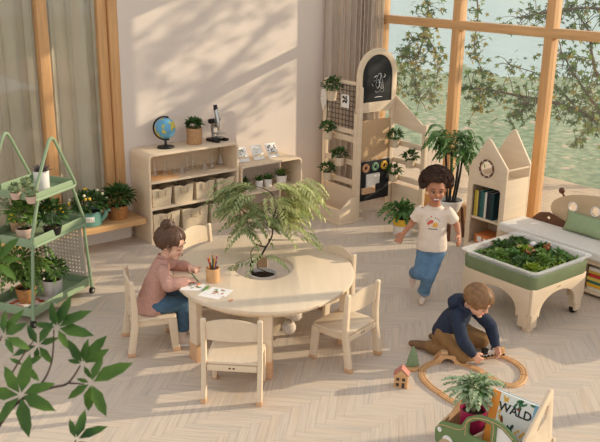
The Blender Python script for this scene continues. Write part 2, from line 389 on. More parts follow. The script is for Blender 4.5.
# ------------------------------------------------------------------ outdoors
bm = bmesh.new(); r_ = random.Random(5)
for i in range(26):
    x0 = 6.32 + i * .092; box(bm, x0, x0 + .086, -8, 13, -.09, -.05)
struct(obj('deck', bm, mat('larch deck boards', S(208, 180, 152), .8, .14, (26, 1.2, 20))))
lawn = mat('meadow grass', S(102, 124, 92), .95, 0, (7, 7, 7), .6, 18, col2=S(162, 172, 138))
nt = lawn.node_tree; n2 = nt.nodes.new('ShaderNodeTexNoise'); n2.inputs['Scale'].default_value = 5.5; n2.inputs['Detail'].default_value = 6
tc = [n for n in nt.nodes if n.type == 'TEX_COORD'][0]; nt.links.new(tc.outputs['Object'], n2.inputs['Vector'])
rp = nt.nodes.new('ShaderNodeValToRGB'); rp.color_ramp.elements[0].position = .60; rp.color_ramp.elements[1].position = .68
nt.links.new(n2.outputs[0], rp.inputs[0]); mx = nt.nodes.new('ShaderNodeMixRGB'); nt.links.new(rp.outputs[0], mx.inputs[0])
src = [n for n in nt.nodes if n.type == 'VALTORGB' and n != rp][0]; nt.links.new(src.outputs[0], mx.inputs[1]); mx.inputs[2].default_value = S(204, 176, 158)
nt.links.new(mx.outputs[0], nt.nodes['Principled BSDF'].inputs['Base Color'])
bm = bmesh.new(); nx, ny = 150, 150
def gz(x, y):
    q = x + .22*y; sh = max(0, q - 13.5); k = noise.noise(V((x*.9, y*.9, 0))) + .7*noise.noise(V((x*2.3, y*2.3, 4)))
    return -.12 + .03*noise.noise(V((x*.35, y*.35, 9))) - .012*sh**1.25 + (.035 + .02*min(sh, 6))*k*.6
g = [[bm.verts.new((-30 + 64*i/nx, -26 + 68*j/ny, gz(-30 + 64*i/nx, -26 + 68*j/ny))) for j in range(ny+1)] for i in range(nx+1)]
for i in range(nx):
    for j in range(ny):
        cx, cy = -30 + 64*(i+.5)/nx, -26 + 68*(j+.5)/ny
        if -4 < cx < 6 and -3.5 < cy < 6.6: continue
        if 5.5 < cx < 8.3 and -7.5 < cy < 12.6: continue
        bm.faces.new((g[i][j], g[i+1][j], g[i+1][j+1], g[i][j+1]))
struct(obj('lawn', bm, lawn))
haze_water = mat('haze toned water', S(158, 180, 172), .35, .10, (1.6, 1.6, .5), .6, 5, spec=.5)  # pale water sheet added in place of the distant haze over the grass
bm = bmesh.new(); box(bm, 9, 130, -90, 130, -.4, -.27); struct(obj('haze_water', bm, haze_water))
tg = bmesh.new(); tr_ = random.Random(11)
def mleaf(bm, p, d, nrm, L, mi):
    d = V(d).normalized(); nrm = V(nrm); s = d.cross(nrm)
    if s.length < 1e-3: s = d.orthogonal()
    s.normalize(); n_ = s.cross(d)
    pts = ((0,0),(.30,.12),(.12,.30),(.52,.62),(.32,.58),(.40,.36))
    o2 = [(0,.0),(.36,-.10),(.17,.16),(.62,.46),(.17,.42),(.0,1.05),(-.17,.42),(-.62,.46),(-.17,.16),(-.36,-.10)]
    c = bm.verts.new(V(p) + d*L*.28 - n_*L*.05)
    vs = [bm.verts.new(V(p) + s*L*x + d*L*y - n_*L*.12*(abs(x)*1.4 + max(0, y-.4))) for x, y in o2]
    for i in range(len(vs)): bm.faces.new((c, vs[i], vs[(i+1) % len(vs)])).material_index = mi
def twig_leaves(fol, wood, pts, r0, n, spread, L=.076, gold=.3):
    pts = spl(pts, 5); tube(wood, pts, [r0*(1 - .8*i/(len(pts)-1)) for i in range(len(pts))], 6)
    for _ in range(int(n*2.6)):
        p = R.choice(pts[2:]) ; q = p + rdir(-1) * spread * R.random()
        if (q - p).length > .12 and R.random() < .4: tube(wood, [p, p.lerp(q, .5) + V((0,0,.02)), q], [.005, .004, .003], 4)
        gd = 1 if R.random() < gold*.7 else (2 if R.random() < .35 else 0)
        mleaf(fol, q, rdir(-.8, .5) + V((0, 0, -.35)), rdir(-.2) + V((-.5, -.5, .5)), L*R.uniform(.7, 1.25), gd)
def tree(name, label, base, trunk, limbs):
    t = thing(name, label, 'tree', base); b = V(base)
    wd = bmesh.new(); fo = bmesh.new(); tb = bmesh.new()
    tp = spl([V(p) - b for p in trunk[0]], 5); tube(tb, tp, [trunk[1]*(1 - .55*i/(len(tp)-1)) for i in range(len(tp))], 9)
    for pts, r0, n, sp, gold in limbs: twig_leaves(fo, wd, [V(p) - b for p in pts], r0, n, sp, gold=gold)
    obj('trunk', tb, BARK2, t); obj('branch', wd, BARK2, t); obj('foliage', fo, [L_MAPLE, L_GOLD, L_MAPLE2], t, recalc=False, smooth=False)
    return t
D0 = 9.8
tb_ = atD(690, 150, D0 + .3); base = (tb_.x, tb_.y, -.12)
A = lambda x, y, d=0: atD(x, y, D0 + d)
tree('maple_tree', 'leafy green maple reaching in from right behind the window wall', base,
     ([base, A(688, 260, .3), A(680, 110, .3), A(670, -10, .3), A(690, -160, .5)], .11),
     [([A(683, 150, .3), A(640, 142, .2), A(600, 123), A(579, 111), A(555, 103, -.1), A(520, 96, .1), A(490, 90, .1), A(462, 87)], .035, 150, .30, .2),
      ([A(676, 70, .3), A(630, 90, .2), A(600, 78), A(592, 55), A(588, 30), A(570, 5)], .03, 90, .30, .12),
      ([A(670, -10, .3), A(630, 10, .1), A(585, 8), A(550, 12), A(520, 18)], .025, 110, .28, .12),
      ([A(640, 142, .2), A(600, 110, -.2), A(575, 75, -.2), A(560, 50, -.3)], .02, 90, .28, .2),
      ([A(620, 130), A(590, 128, -.3), A(575, 145, -.3)], .015, 24, .16, .1),
      ([A(579, 111), A(560, 90, .2), A(540, 75, .2), A(510, 65, .2)], .015, 40, .2, .25),
      ([A(530, 98), A(525, 108), A(508, 118)], .012, 34, .2, .15),
      ([A(672, 20), A(650, -40, .3), A(600, -60, .4), A(540, -70, .4), A(470, -60, .5), A(420, -40, .5)], .035, 150, .35, .2),
      ([A(470, -60, .5), A(478, 10, .3), A(474, 45, .2), A(482, 75, .2), A(478, 108, .2)], .012, 84, .20, .55),
      ([A(420, -40, .5), A(428, 5, .5), A(425, 35, .5), A(415, 70, .5), A(420, 100, .4)], .012, 118, .24, .5),
      ([A(425, 35, .5), A(405, 50, .5), A(398, 85, .4)], .008, 50, .16, .35),
      ([A(425, 35, .5), A(438, 60, .4), A(432, 100, .4)], .008, 44, .14, .6)])
# the crown of a second maple stands between the low sun and the wall, above the frame
bs = (11.6, 2.2, -.12)
def up_(X, z, t): return V((X, 6.78, z)) + sd * t
tree('maple_tree', 'tall maple whose shade falls across the plaster wall', bs,
     ([bs, (11.5, 2.4, 1.5), (11.2, 2.8, 3.0), (10.8, 3.0, 4.6)], .12),
     [([V((11.3, 2.7, 2.7)), up_(4.9, 1.9, 6.2), up_(4.4, 1.5, 5.8), up_(3.9, 1.1, 5.6)], .03, 75, .30, .2),
      ([V((11.2, 2.8, 2.9)), up_(4.3, 1.25, 6.2), up_(3.9, 1.35, 5.9), up_(3.5, 1.5, 5.7)], .025, 45, .25, .2),
      ([V((11.2, 2.8, 3.1)), up_(5.0, 1.4, 6.2), up_(4.7, 1.1, 5.9), up_(4.4, .85, 5.7)], .025, 50, .25, .2),
      ([V((11.0, 2.9, 3.6)), up_(4.6, 2.3, 6.5), up_(4.1, 2.0, 6.2), up_(3.6, 1.6, 6.0)], .03, 90, .34, .2),
      ([V((11.0, 2.9, 4.2)), up_(4.9, 2.7, 6.5), up_(4.3, 2.6, 6.2), up_(3.6, 2.3, 6.0)], .03, 90, .34, .2),
      ([V((11.2, 2.8, 3.2)), up_(5.5, 2.2, 6.6), up_(5.35, 1.7, 6.2), up_(5.3, 1.2, 6.0)], .02, 16, .10, .2)])
# ------------------------------------------------------------------ curtains
def curtain(name, label, path, z0, z1, m, waves, amp, group=None, th=.002, flare=.0):
    t = bmesh.new(); pts = spl([V((*p, 0)) for p in path], 40); k = len(pts); rows = []
    rr = random.Random(hash(label) % 99 if False else len(label)); ph = [rr.uniform(-.8, .8) for _ in range(waves + 2)]
    for z in [z0 + (z1 - z0) * i / 8 for i in range(9)]:
        row = []
        for i, p in enumerate(pts):
            a = pts[max(0, i-1)]; b = pts[min(k-1, i+1)]; d = (b - a).normalized(); nrm = V((-d.y, d.x, 0)); u = i / (k - 1) * waves
            q = ph[int(u)] * (1 - u % 1) + ph[int(u) + 1] * (u % 1)
            off = amp * math.sin(2*PI*u + q) * (1 + flare * (1 - (z - z0)/(z1 - z0)) + .3*q) 
            row.append(t.verts.new(p + nrm * off + d * amp * .35 * math.sin(4*PI*u + q) + V((0, 0, z))))
        rows.append(row)
    for a, b in zip(rows, rows[1:]):
        for i in range(k - 1): t.faces.new((a[i], a[i+1], b[i+1], b[i]))
    o = obj(name, t, m, ang=180); o.modifiers.new('thickness', 'SOLIDIFY').thickness = th
    return tag(o, label, 'curtain', group)
LINEN = mat('linen curtain', S(236, 226, 214), .95, .05, (60, 60, 8), trans=.6)
def sheer_mat():
    mt = mat('sheer voile', S(226, 214, 198), .95, .04, (50, 50, 6), trans=.5); N = mt.node_tree.nodes; L = mt.node_tree.links
    tr = N.new('ShaderNodeBsdfTransparent'); mx = N.new('ShaderNodeMixShader'); mx.inputs[0].default_value = .18; out = N['Material Output']
    L.new(out.inputs['Surface'].links[0].from_socket, mx.inputs[1]); L.new(tr.outputs[0], mx.inputs[2]); L.new(mx.outputs[0], out.inputs['Surface']); return mt
SHEER = sheer_mat()
curtain('curtain', 'heavy beige linen curtain gathered in the room corner behind the chalkboard', [(5.62, 6.70), (5.84, 6.68), (6.04, 6.62), (6.09, 6.475)], .015, 2.95, LINEN, 9, .035, flare=.3)
curtain('curtain', 'thin bright voile panel hanging at the window edge beside the linen curtain', [(6.10, 6.52), (6.13, 6.46), (6.15, 6.40)], .015, 2.95, sheer_mat() if False else SHEER, 3, .014)
curtain('curtain', 'sheer voile curtain behind the left garden window pane beside the green trolley', [(1.5, 6.95), (2.1, 6.97), (2.58, 6.95)], .1, 2.95, SHEER, 6, .075)
curtain('curtain', 'sheer voile curtain behind the narrow pane next to the oak corner post', [(2.62, 6.95), (2.9, 6.97), (3.24, 6.985)], .1, 2.95, SHEER, 4, .06)
bm = bmesh.new(); box(bm, -6, 3.9, 9.0, 9.1, -.1, 3.4); struct(obj('wall_back', bm, mat('grey plaster beyond the glass', S(190, 188, 170), .9)))  # greyish base tone for the plaster behind the voile curtains

# ------------------------------------------------------------------ window bench
t = thing('window_bench', 'low oak sill bench under the left window carrying two potted plants', 'bench', (0, 0, 0))
bm = bmesh.new(); rbox(bm, -1.2, 3.30, 6.44, 6.775, .2, .25, .006); obj('seat_board', bm, PINEX, t)
bm = bmesh.new()
bm.free()
for x in (-.9, .6, 2.0): bm = bmesh.new(); box(bm, x, x + .04, 6.52, 6.715, 0, .2); obj('support', bm, PINE, t)

# ------------------------------------------------------------------ storage cabinet
CX0, CX1, CF, CB = 3.33, 4.305, 6.415, 6.772
t = cab = thing('storage_cabinet', 'tall birch shelf unit with rounded corners, fabric bins and glass flasks', 'shelf unit', (CX0, CF, 0))
Wc, Dc, Hc, th = CX1 - CX0, CB - CF, .845, .022
def shell(W, H, t_, r): 
    o = rpoly([(0, 0), (W, 0), (W, H), (0, H)], [.004, .004, r, r], 8); i = rpoly([(t_, .072), (W-t_, .072), (W-t_, H-t_), (t_, H-t_)], [.004, .004, r*.7, r*.7], 8); return [o, i]
bm = plate(shell(Wc, Hc, th, .06), Dc, T(0, Dc/2, 0) @ PXZ, .003); obj('carcass', bm, WOOD, t)
bm = bmesh.new(); rbox(bm, th, Wc-th, Dc-.012, Dc-.002, .07, Hc-th, .001); obj('back_panel', bm, WOOD, t)
for z in (.335, .585):
    bm = bmesh.new(); rbox(bm, th, Wc-th, .004, Dc-.012, z-.02, z, .003); obj('shelf', bm, WOODX, t)
bm = bmesh.new()
for x in (.46, .485): rbox(bm, x, x+.014, -.002, .004, .032, .046, .003)
obj('bolt_cover', bm, BLACK, t)
# fabric bins
def make_bin(w, h, d=.30):
    t = thing('fabric_bin', 'bin', 'storage bin', (0, 0, 0), 0, 'sand coloured fabric bins in the birch shelf unit')
    bm = bmesh.new(); a, b, wl = w/2 - .012, w/2, .006
    def rg(hw, y0, y1, z, dip=0): return [(-hw, y0, z), (-hw*.45, y0, z), (0, y0, z - dip), (hw*.45, y0, z), (hw, y0, z), (hw, y1, z), (0, y1, z), (-hw, y1, z)]
    loft(bm, [rg(a, .012, d-.01, 0), rg(b, 0, d, h, .014), rg(b-wl, wl, d-wl, h, .014), rg(a-wl, .018, d-.016, .01)], cap=True)
    obj('body', bm, BINM, t, ang=30)
    bm = bmesh.new(); 
    tube(bm, [(-w*.17, -.004, h*.90), (-w*.17, -.007, h*.58), (w*.17, -.007, h*.58), (w*.17, -.004, h*.90)], .006, 6, flat=.6)
    rbox(bm, -w*.16, w*.16, -.005, .002, h*.6, h*.9, .002); obj('handle_strap', bm, BINH, t); return t
bA = make_bin(.205, .175); bB = make_bin(.282, .2)
mid = ['fabric bin at the left end of the middle shelf below the glass beakers', 'second fabric bin from the left on the middle shelf of the tall shelf unit', 'third fabric bin from the left on the middle shelf of the tall shelf unit', 'fabric bin at the right end of the middle shelf of the tall shelf unit']
low = ['wide fabric bin on the bottom shelf behind the seated person with the hair bun', 'wide fabric bin in the middle of the bottom shelf of the tall unit', 'wide fabric bin at the right end of the bottom shelf behind the feathery tree']
for i, lb in enumerate(mid):
    p = (CX0 + .022 + .116 + i * .2326, CF + .018, .3355)
    if i == 0: bA.location = p; bA['label'] = lb
    else: dup(bA, p, 0, lb)
for i, lb in enumerate(low):
    p = (CX0 + .022 + .155 + i * .3103, CF + .018, .0725)
    if i == 0: bB.location = p; bB['label'] = lb
    else: dup(bB, p, 0, lb)
# glassware
def gl_mat(hi=.55):
    mt = bpy.data.materials.new('laboratory glass'); mt.use_nodes = True; N = mt.node_tree.nodes; L = mt.node_tree.links; N.remove(N['Principled BSDF'])
    tr = N.new('ShaderNodeBsdfTransparent'); gl = N.new('ShaderNodeBsdfGlossy'); fr = facing_mix(mt, .05, hi, 2)
    tr.inputs[0].default_value = (.985, .99, .99, 1); gl.inputs['Roughness'].default_value = .05
    mx = N.new('ShaderNodeMixShader'); L.new(fr.outputs[0], mx.inputs[0]); L.new(tr.outputs[0], mx.inputs[1]); L.new(gl.outputs[0], mx.inputs[2]); L.new(mx.outputs[0], N['Material Output'].inputs['Surface']); return mt
LAB = gl_mat()
def prof_glass(kind, h, r):
    if kind == 'cone': p = [(r, .003), (r*.96, h*.10), (r*.34, h*.66), (r*.32, h*.94), (r*.42, h)]
    elif kind == 'tall': p = [(r*.9, .003), (r, h*.08), (r*.55, h*.45), (r*.4, h*.7), (r*.4, h*.95), (r*.5, h)]
    else: p = [(r, .003), (r, h*.9), (r*1.08, h)]
    return [(0, .001)] + p + [(max(.002, q - .003), z) for q, z in p[::-1]][0:] + [(0, .006)]
for px, py_, k, h, r_, lb in ((155, 176, 'tall', .135, .034, 'clear conical flask at the left end of the top shelf on the wooden tray'), (165, 175, 'tall', .135, .032, 'clear conical flask second from the left on the wooden tray'),
        (174.5, 172, 'jar', .055, .024, 'small low glass beaker behind the wooden tray'), (182, 171.5, 'cone', .105, .036, 'short conical flask just right of the wooden tray'),
        (187.5, 169.5, 'tall', .145, .032, 'tall narrow flask left of the tallest flask at mid shelf'), (193, 168, 'tall', .16, .03, 'tallest slim flask in the middle of the top shelf'),
        (204.5, 168.5, 'cone', .10, .04, 'short wide conical flask right of the middle of the top shelf'), (212, 167, 'tall', .12, .028, 'slim flask beside the short wide flask on the top shelf'),
        (220.5, 163, 'cone', .155, .046, 'big conical flask at the right end of the top shelf')):
    p = at(px, py_, .5955); bm = bmesh.new(); lathe(bm, prof_glass(k, h, r_), n=18); p.y = min(max(p.y, CF + .06), CB - .075)
    z = .585 + (.0105 if px < 170 else 0)
    o = obj('glass_flask', bm, LAB); o.location = (p.x, p.y, z); tag(o, lb, 'glass flask', 'clear glass flasks in the birch shelf unit')
bm = bmesh.new(); rbox(bm, 3.375, 3.66, 6.45, 6.74, .5855, .595, .003); tag(obj('wooden_tray', bm, TRACK), 'thin wooden tray under the two leftmost flasks', 'tray')

# ------------------------------------------------------------------ low open shelf
t = thing('low_shelf', 'low open birch shelf with rounded corners holding succulents and three cards', 'shelf unit', (4.335, 6.42, 0))
Wl, Hl = .765, .595
o_ = rpoly([(0, 0), (Wl, 0), (Wl, Hl), (0, Hl)], [.003, .003, .06, .06], 8); i_ = rpoly([(.02, .06), (Wl-.02, .06), (Wl-.02, Hl-.02), (.02, Hl-.02)], [.003, .003, .042, .042], 8)
bm = plate([o_, i_], .35, T(0, .176, 0) @ PXZ, .003); obj('carcass', bm, WOOD, t)
bm = bmesh.new(); rbox(bm, .02, Wl-.02, .01, .34, .285, .305, .003); obj('shelf', bm, WOODX, t)

# ------------------------------------------------------------------ globe, microscope
p = V((3.613, 6.6, 0)); t = thing('globe', 'blue desk globe on a black stand at the left of the shelf top', 'globe', (p.x, 6.6, .846))
bm = bmesh.new(); lathe(bm, [(0, 0), (.078, 0), (.08, .006), (.076, .014), (.02, .02), (.012, .03), (.010, .075), (0, .078)], n=28); obj('base', bm, BLACK, t)
def globe_mat():
    mt = bpy.data.materials.new('globe map'); mt.use_nodes = True; N = mt.node_tree.nodes; L = mt.node_tree.links; b = N['Principled BSDF']; b.inputs['Roughness'].default_value = .35
    tc = N.new('ShaderNodeTexCoord'); no = N.new('ShaderNodeTexNoise'); no.inputs['Scale'].default_value = 11; no.inputs['Detail'].default_value = 5; L.new(tc.outputs['Object'], no.inputs['Vector'])
    r1 = N.new('ShaderNodeValToRGB'); e = r1.color_ramp.elements; e[0].position = .50; e[0].color = S(96, 160, 196); e[1].position = .53; e[1].color = S(168, 178, 74); q = e.new(.60); q.color = S(222, 184, 70); q = e.new(.68); q.color = S(120, 160, 70)
    L.new(no.outputs[0], r1.inputs[0]); L.new(r1.outputs[0], b.inputs['Base Color']); return mt
gc = V((0, 0, .182)); bm = bmesh.new(); ell(bm, (0, 0, 0), .098, RX(.4), 32, 20); o = obj('sphere', bm, globe_mat(), t, ang=180); o.location = gc
bm = bmesh.new(); ax = RT.copy(); ax.z = 0; ax.normalize()
tube(bm, [gc + (ax * math.cos(a) + V((0, 0, 1)) * math.sin(a)) * .108 for a in [rad(70 + 220*i/24) for i in range(25)]], .006, 6, flat=1.4); obj('meridian_arc', bm, BLACK, t)
p = at(219, 138, .845); t = thing('microscope', 'silver and black school microscope at the right of the shelf top', 'microscope', (4.175, 6.57, .846), rad(-75)); t.scale = (1.3, 1.3, 1.3)
bm = bmesh.new(); rbox(bm, -.01, .05, -.062, -.03, 0, .02, .006); rbox(bm, -.01, .05, .03, .062, 0, .02, .006); rbox(bm, -.075, -.0, -.06, .06, 0, .022, .006); obj('base', bm, BLACK, t)
bm = bmesh.new(); tube(bm, spl([(-.05, 0, .02), (-.06, 0, .08), (-.055, 0, .13), (-.02, 0, .165)], 5), .012, 8); rbox(bm, -.045, -.015, -.014, .014, .10, .17, .004); obj('arm', bm, STEEL, t)
bm = bmesh.new(); tube(bm, [(.0, 0, .11), (-.005, 0, .155), (-.022, 0, .235)], [.014, .017, .016], 12); tube(bm, [(.003, 0, .07), (.0, 0, .115)], [.007, .012], 10); obj('tube', bm, STEEL, t)
bm = bmesh.new(); tube(bm, [(-.022, 0, .23), (-.028, 0, .268)], [.017, .014], 12); obj('eyepiece', bm, BLACK, t)
bm = bmesh.new(); rbox(bm, -.03, .045, -.035, .035, .058, .064, .002); obj('stage', bm, STEEL, t)
for y in (-1, 1): bm = bmesh.new(); tube(bm, [(-.04, .05*y, .15), (-.04, .022*y, .15)], .018, 12); obj('focus_knob', bm, BLACK, t)
bm = bmesh.new(); lathe(bm, [(0, 0), (.02, 0), (.022, .012), (0, .014)], T(.02, 0, .026), 12); tube(bm, [(-.01, 0, .02), (-.01, 0, .058)], .006, 6); obj('lamp_mirror', bm, STEEL, t)
# three picture cards leaning on the low shelf
for i, (x, lb, kind) in enumerate(((4.47, 'white nature card with a green sprig, left of three on the low shelf', 0), (4.66, 'white nature card with pale sprigs, middle of three on the low shelf', 1), (4.84, 'white nature card covered in dark pressed leaves, right of three on the low shelf', 2))):
    t = thing('picture_card', lb, 'card', (x, 6.56, .596), rad(-6), 'three leaning nature cards')
    M = T(0, 0, .002) @ RX(rad(-38)) @ PXZ
    bm = plate([rpoly([(-.062, 0), (.062, 0), (.062, .165), (-.062, .165)], .004, 2)], .004, M, .001); obj('card', bm, PAPER, t)
    bm = bmesh.new(); r_ = random.Random(i)
    for k in range((7, 6, 17)[i]):
        x_ = r_.uniform(-.045, .045) * (.6 if i < 2 else 1); y_ = r_.uniform(.03, .14); b2 = bmesh.new(); a = r_.uniform(0, 6.3)
        lf = [b2.verts.new((x_ + u*math.cos(a) - v*math.sin(a), y_ + u*math.sin(a) + v*math.cos(a), .0026 + .0002*k)) for u, v in ((-.014, 0), (0, .006), (.014, 0), (0, -.006))]; b2.faces.new(lf); merge(bm, b2, M)
    obj('leaf_print', bm, [plain('print green', (88, 110, 62)), plain('print pale', (168, 160, 104)), plain('print dark', (70, 62, 40))][i], t, smooth=False)
    bm = bmesh.new(); rbox(bm, -.05, .05, .02, .035, 0, .05, .003); obj('rest_block', bm, WOOD, t)

# ------------------------------------------------------------------ play divider (two side stands and a chalkboard arch)
t = div = thing('play_divider', 'tall birch play stand with arched chalkboard, wire grid and planter rails', 'play stand', (0, 0, 0))
def post(name, x0, x1, y0, y1, z0, z1, b=.006, p=None): bm = bmesh.new(); rbox(bm, x0, x1, y0, y1, z0, z1, b); return obj(name, bm, WOOD, p or t)
XL = 5.36
for y in (5.83, 6.345): post('post', XL-.02, XL+.02, y, y+.05, .02, 1.36)
bm = plate([rpoly([(5.84, .88), (6.39, .88), (6.39, 1.405), (5.84, 1.405)], [.002, .002, .05, .02]), [(5.885, .93), (6.345, .93), (6.345, 1.37), (5.885, 1.37)]], .024, T(XL - .004, 0, 0) @ PYZ, .004); obj('grid_frame', bm, WOOD, t)
bm = bmesh.new()
for i in range(9): y = 5.905 + i * .0525; tube(bm, [(XL, y, .93), (XL, y, 1.372)], .0035, 5)
for i in range(9): z = .955 + i * .05; tube(bm, [(XL+.005, 5.88, z), (XL+.005, 6.35, z)], .0035, 5)
obj('wire_grid', bm, DARKM, t)
for z0, z1 in ((.80, .86), (.565, .62), (.36, .415)): post('rail', XL-.012, XL+.012, 5.87, 6.36, z0, z1, .004)
post('lower_panel', XL-.01, XL+.01, 5.87, 6.36, .06, .32, .003)
bm = plate([rpoly([(5.10, .0), (5.42, 0), (5.42, .03), (5.10, .03)], .004)], .56, T(0, 6.09, 0) @ PXZ, .004); obj('base_board', bm, WOOD, t)
post('trough_front', 5.11, 5.13, 5.83, 6.35, .03, .15, .004)
end = rpoly([(0, .03), (.23, .03), (.23, .26), (.14, .26), (0, .15)], [.002, .002, .01, .12, .03])
for y in (5.825, 6.335): bm = plate([[(5.115 + a, b) for a, b in end]], .018, T(0, y + .01, 0) @ PXZ, .003); obj('trough_end', bm, WOOD, t)
# chalkboard arch between the stands
YC = 5.87; x0, x1 = 5.325, 5.85; xm, rw = (x0+x1)/2, (x1-x0)/2
def arch(a, zb, zt): 
    n = 18; zc = zt - a; return [(xm - a, zb), (xm + a, zb)] + [(xm + a*math.cos(PI*i/n), zc + a*math.sin(PI*i/n)) for i in range(n+1)]
bm = plate([arch(rw, 1.10, 1.725), arch(rw - .062, 1.20, 1.725 - .062)], .03, T(0, YC, 0) @ PXZ, .005); obj('arch_frame', bm, WOOD, t)
bm = plate([arch(rw - .058, 1.196, 1.725 - .058)], .01, T(0, YC, 0) @ PXZ, .001); cb = obj('chalkboard', bm, CHALKB, t)
bm = bmesh.new(); yk = YC - .007; zc_ = 1.36
def chalk(pts): tube(bm, [V((xm + .02 + a*.9, yk, zc_ + b*.9)) for a, b in spl([V((*q, 0)) for q in pts], 6) for a, b in ((0,0),)] if False else [V((xm + .02 + q.x*.9, yk, zc_ + q.y*.9)) for q in spl([V((*q, 0)) for q in pts], 6)], .0036, 5, flat=.35)
for s_ in ([(-.07, .09), (-.03, .11), (-.04, .06), (-.08, .05)], [(-.02, .10), (.0, .13), (.03, .12), (.02, .06), (0, .03)], [(-.045, .0), (-.03, .05), (0, .06), (.01, .0), (-.02, -.03), (-.04, 0)], [(.04, .11), (.05, .03), (.03, -.05), (-.02, -.075), (-.05, -.06)], [(.01, .03), (.045, .02), (.06, -.04), (.02, -.02), (.01, .03)], [(.07, .08), (.095, .10), (.08, .12)], [(-.08, -.01), (-.10, .02)], [(-.05, -.13), (0, -.125), (.06, -.13)], [(.06, .05), (.075, -.06), (.04, -.075)]): chalk(s_)
obj('chalk_drawing', bm, CHALK, cb, recalc=True)
for xa in (x0, x1 - .05): post('centre_post', xa, xa + .05, YC - .010, YC + .03, .02, 1.12, .005)
bm = bmesh.new(); rbox(bm, x0 + .05, x1 - .04, YC + .0, YC + .012, .615, 1.02, .002); obj('cork_panel', bm, mat('fine cork', S(196, 164, 126), .9, .1, (90, 90, 90), .3, 160), t)
bm = bmesh.new(); 
for i in range(8): rbox(bm, x0 + .055 + i*.0525, x0 + .073 + i*.0525, YC - .004, YC + .002, .615, .635, .001)
fb = bmesh.new(); rbox(fb, x0 + .055, x1 - .045, YC - .012, YC - .002, .19, .60, .003); bm.free(); felt = obj('felt_play_panel', fb, BLKF, t)
for q, c, nm in ((.09, S(206, 150, 112), 'clay'), (.22, S(118, 148, 120), 'sage'), (.345, S(222, 172, 72), 'mustard')):
    bm = bmesh.new(); tube(bm, circ((x0 + .055 + q, YC - .014, .535), (.032, 0, 0), (0, 0, .032), 20), .015, 8, True); tag_ = obj('felt_ring', bm, mat(nm + ' felt ring', c, .9, .06), felt); tag_['label'] = nm + ' coloured felt ring'
bm = bmesh.new(); rbox(bm, x0 + .15, x0 + .33, YC - .03, YC - .014, .33, .47, .004, RY(0)); obj('felt_cloth', bm, FAB_W, felt)['label'] = 'folded white cloth'
bm = bmesh.new(); rbox(bm, x0 + .085, x0 + .26, YC - .05, YC - .013, .27, .335, .01); obj('felt_pocket', bm, TERRA, felt)['label'] = 'tan pocket'
bm = bmesh.new(); rbox(bm, x0 + .275, x0 + .40, YC - .04, YC - .013, .30, .36, .012); obj('felt_pocket', bm, BLKF, felt)
# right stand
XR = 5.87
for y, zt in ((5.42, 1.0), (5.90, 1.12)): post('post', XR-.02, XR+.02, y, y + .05, .02, zt)
bm = plate([rpoly([(5.45, .905), (5.93, .965), (5.945, 1.265), (5.90, 1.265), (5.45, .985)], [.005, .005, .01, .03, .01])], .018, T(XR - .012, 0, 0) @ PYZ, .003); obj('sloped_panel', bm, WOOD, t)
for z0, z1 in ((.735, .79), (.55, .6), (.37, .425)): post('rail', XR-.012, XR+.012, 5.47, 5.90, z0, z1, .004)
post('lower_panel', XR-.01, XR+.01, 5.47, 5.90, .06, .33, .003)
bm = plate([rpoly([(5.82, 0), (6.0, 0), (6.0, .03), (5.82, .03)], .004)], .56, T(0, 5.69, 0) @ PXZ, .004); obj('base_board', bm, WOOD, t)
# cards and cloth pinned on the wire grid
t2 = thing('pennant_cloth', 'spotted white cloth leaf hanging at the left edge of the wire grid', 'hanging cloth', (XL - .032, 6.37, 1.2))
bm = plate([[(0, .13), (.045, .06), (.05, -.03), (.012, -.14), (-.03, -.09), (-.045, 0), (-.035, .06)]], .006, PYZ, .002); obj('cloth', bm, FAB_W, t2)
bm = bmesh.new(); r_ = random.Random(2)
for _ in range(16): ell(bm, (-.004, r_.uniform(-.03, .035), r_.uniform(-.1, .09)), (.0012, .004, .004), ID, 6, 4)
obj('dotted_print', bm, plain('grey print', (120, 118, 112)), t2)
t2 = thing('photo_card', 'white picture card clipped to the wire grid next to the chalkboard', 'card', (XL - .016, 6.06, 1.205))
bm = plate([[(-.06, -.07), (.06, -.07), (.06, .06), (-.06, .06)]], .004, PYZ, .001); obj('card', bm, PAPER, t2)
bm = bmesh.new(); r_ = random.Random(4)
for _ in range(14): ell(bm, (-.003, r_.uniform(-.035, .035), r_.uniform(-.02, .045)), (.001, .012, .012), ID, 7, 5)
obj('picture', bm, [plain('picture dark', (66, 58, 48))], t2)

# ------------------------------------------------------------------ house bookcase
HX, HD, HY0, HY1 = 5.57, .32, 4.195, 4.61
t = thing('house_bookcase', 'narrow house-shaped birch bookcase with round porthole beside the window', 'bookcase', (0, 0, 0)); hb = t
gable = rpoly([(HY0, 0), (HY1, 0), (HY1, .79), (4.44, 1.08), (4.405, 1.08), (HY0, .84)], [.002, .002, .02, .03, .03, .02])
gable = rpoly([(HY0, 0), (HY1, 0), (HY1, .79), (4.425, 1.095), (HY0, .845)], [.002, .002, .02, .035, .02])
op = rpoly([(HY0+.055, .09), (HY1-.05, .09), (HY1-.05, .645), (HY0+.055, .645)], [.004, .004, .03, .03])
bm = plate([gable, op, oval(4.418, .81, .066, .066, 28)], .02, T(HX + .01, 0, 0) @ PYZ, .003); obj('front_panel', bm, WOOD, t)
bm = bmesh.new()
ring = [V((HX - .002, 4.418 + .074*math.cos(a), .81 + .074*math.sin(a))) for a in [2*PI*i/28 for i in range(28)]]
tube(bm, ring, .009, 8, True, flat=1); pr = obj('porthole_ring', bm, BROWNP, t)
for i in range(8): a = 2*PI*i/8 + .2; bm = bmesh.new(); ell(bm, (HX - .011, 4.418 + .074*math.cos(a), .81 + .074*math.sin(a)), .006, ID, 8, 6); obj('rivet', bm, WHITE, pr)
gb = rpoly([(HY0, 0), (HY1, 0), (HY1, .82), (4.40, 1.15), (HY0, .855)], [.002, .002, .02, .035, .02])
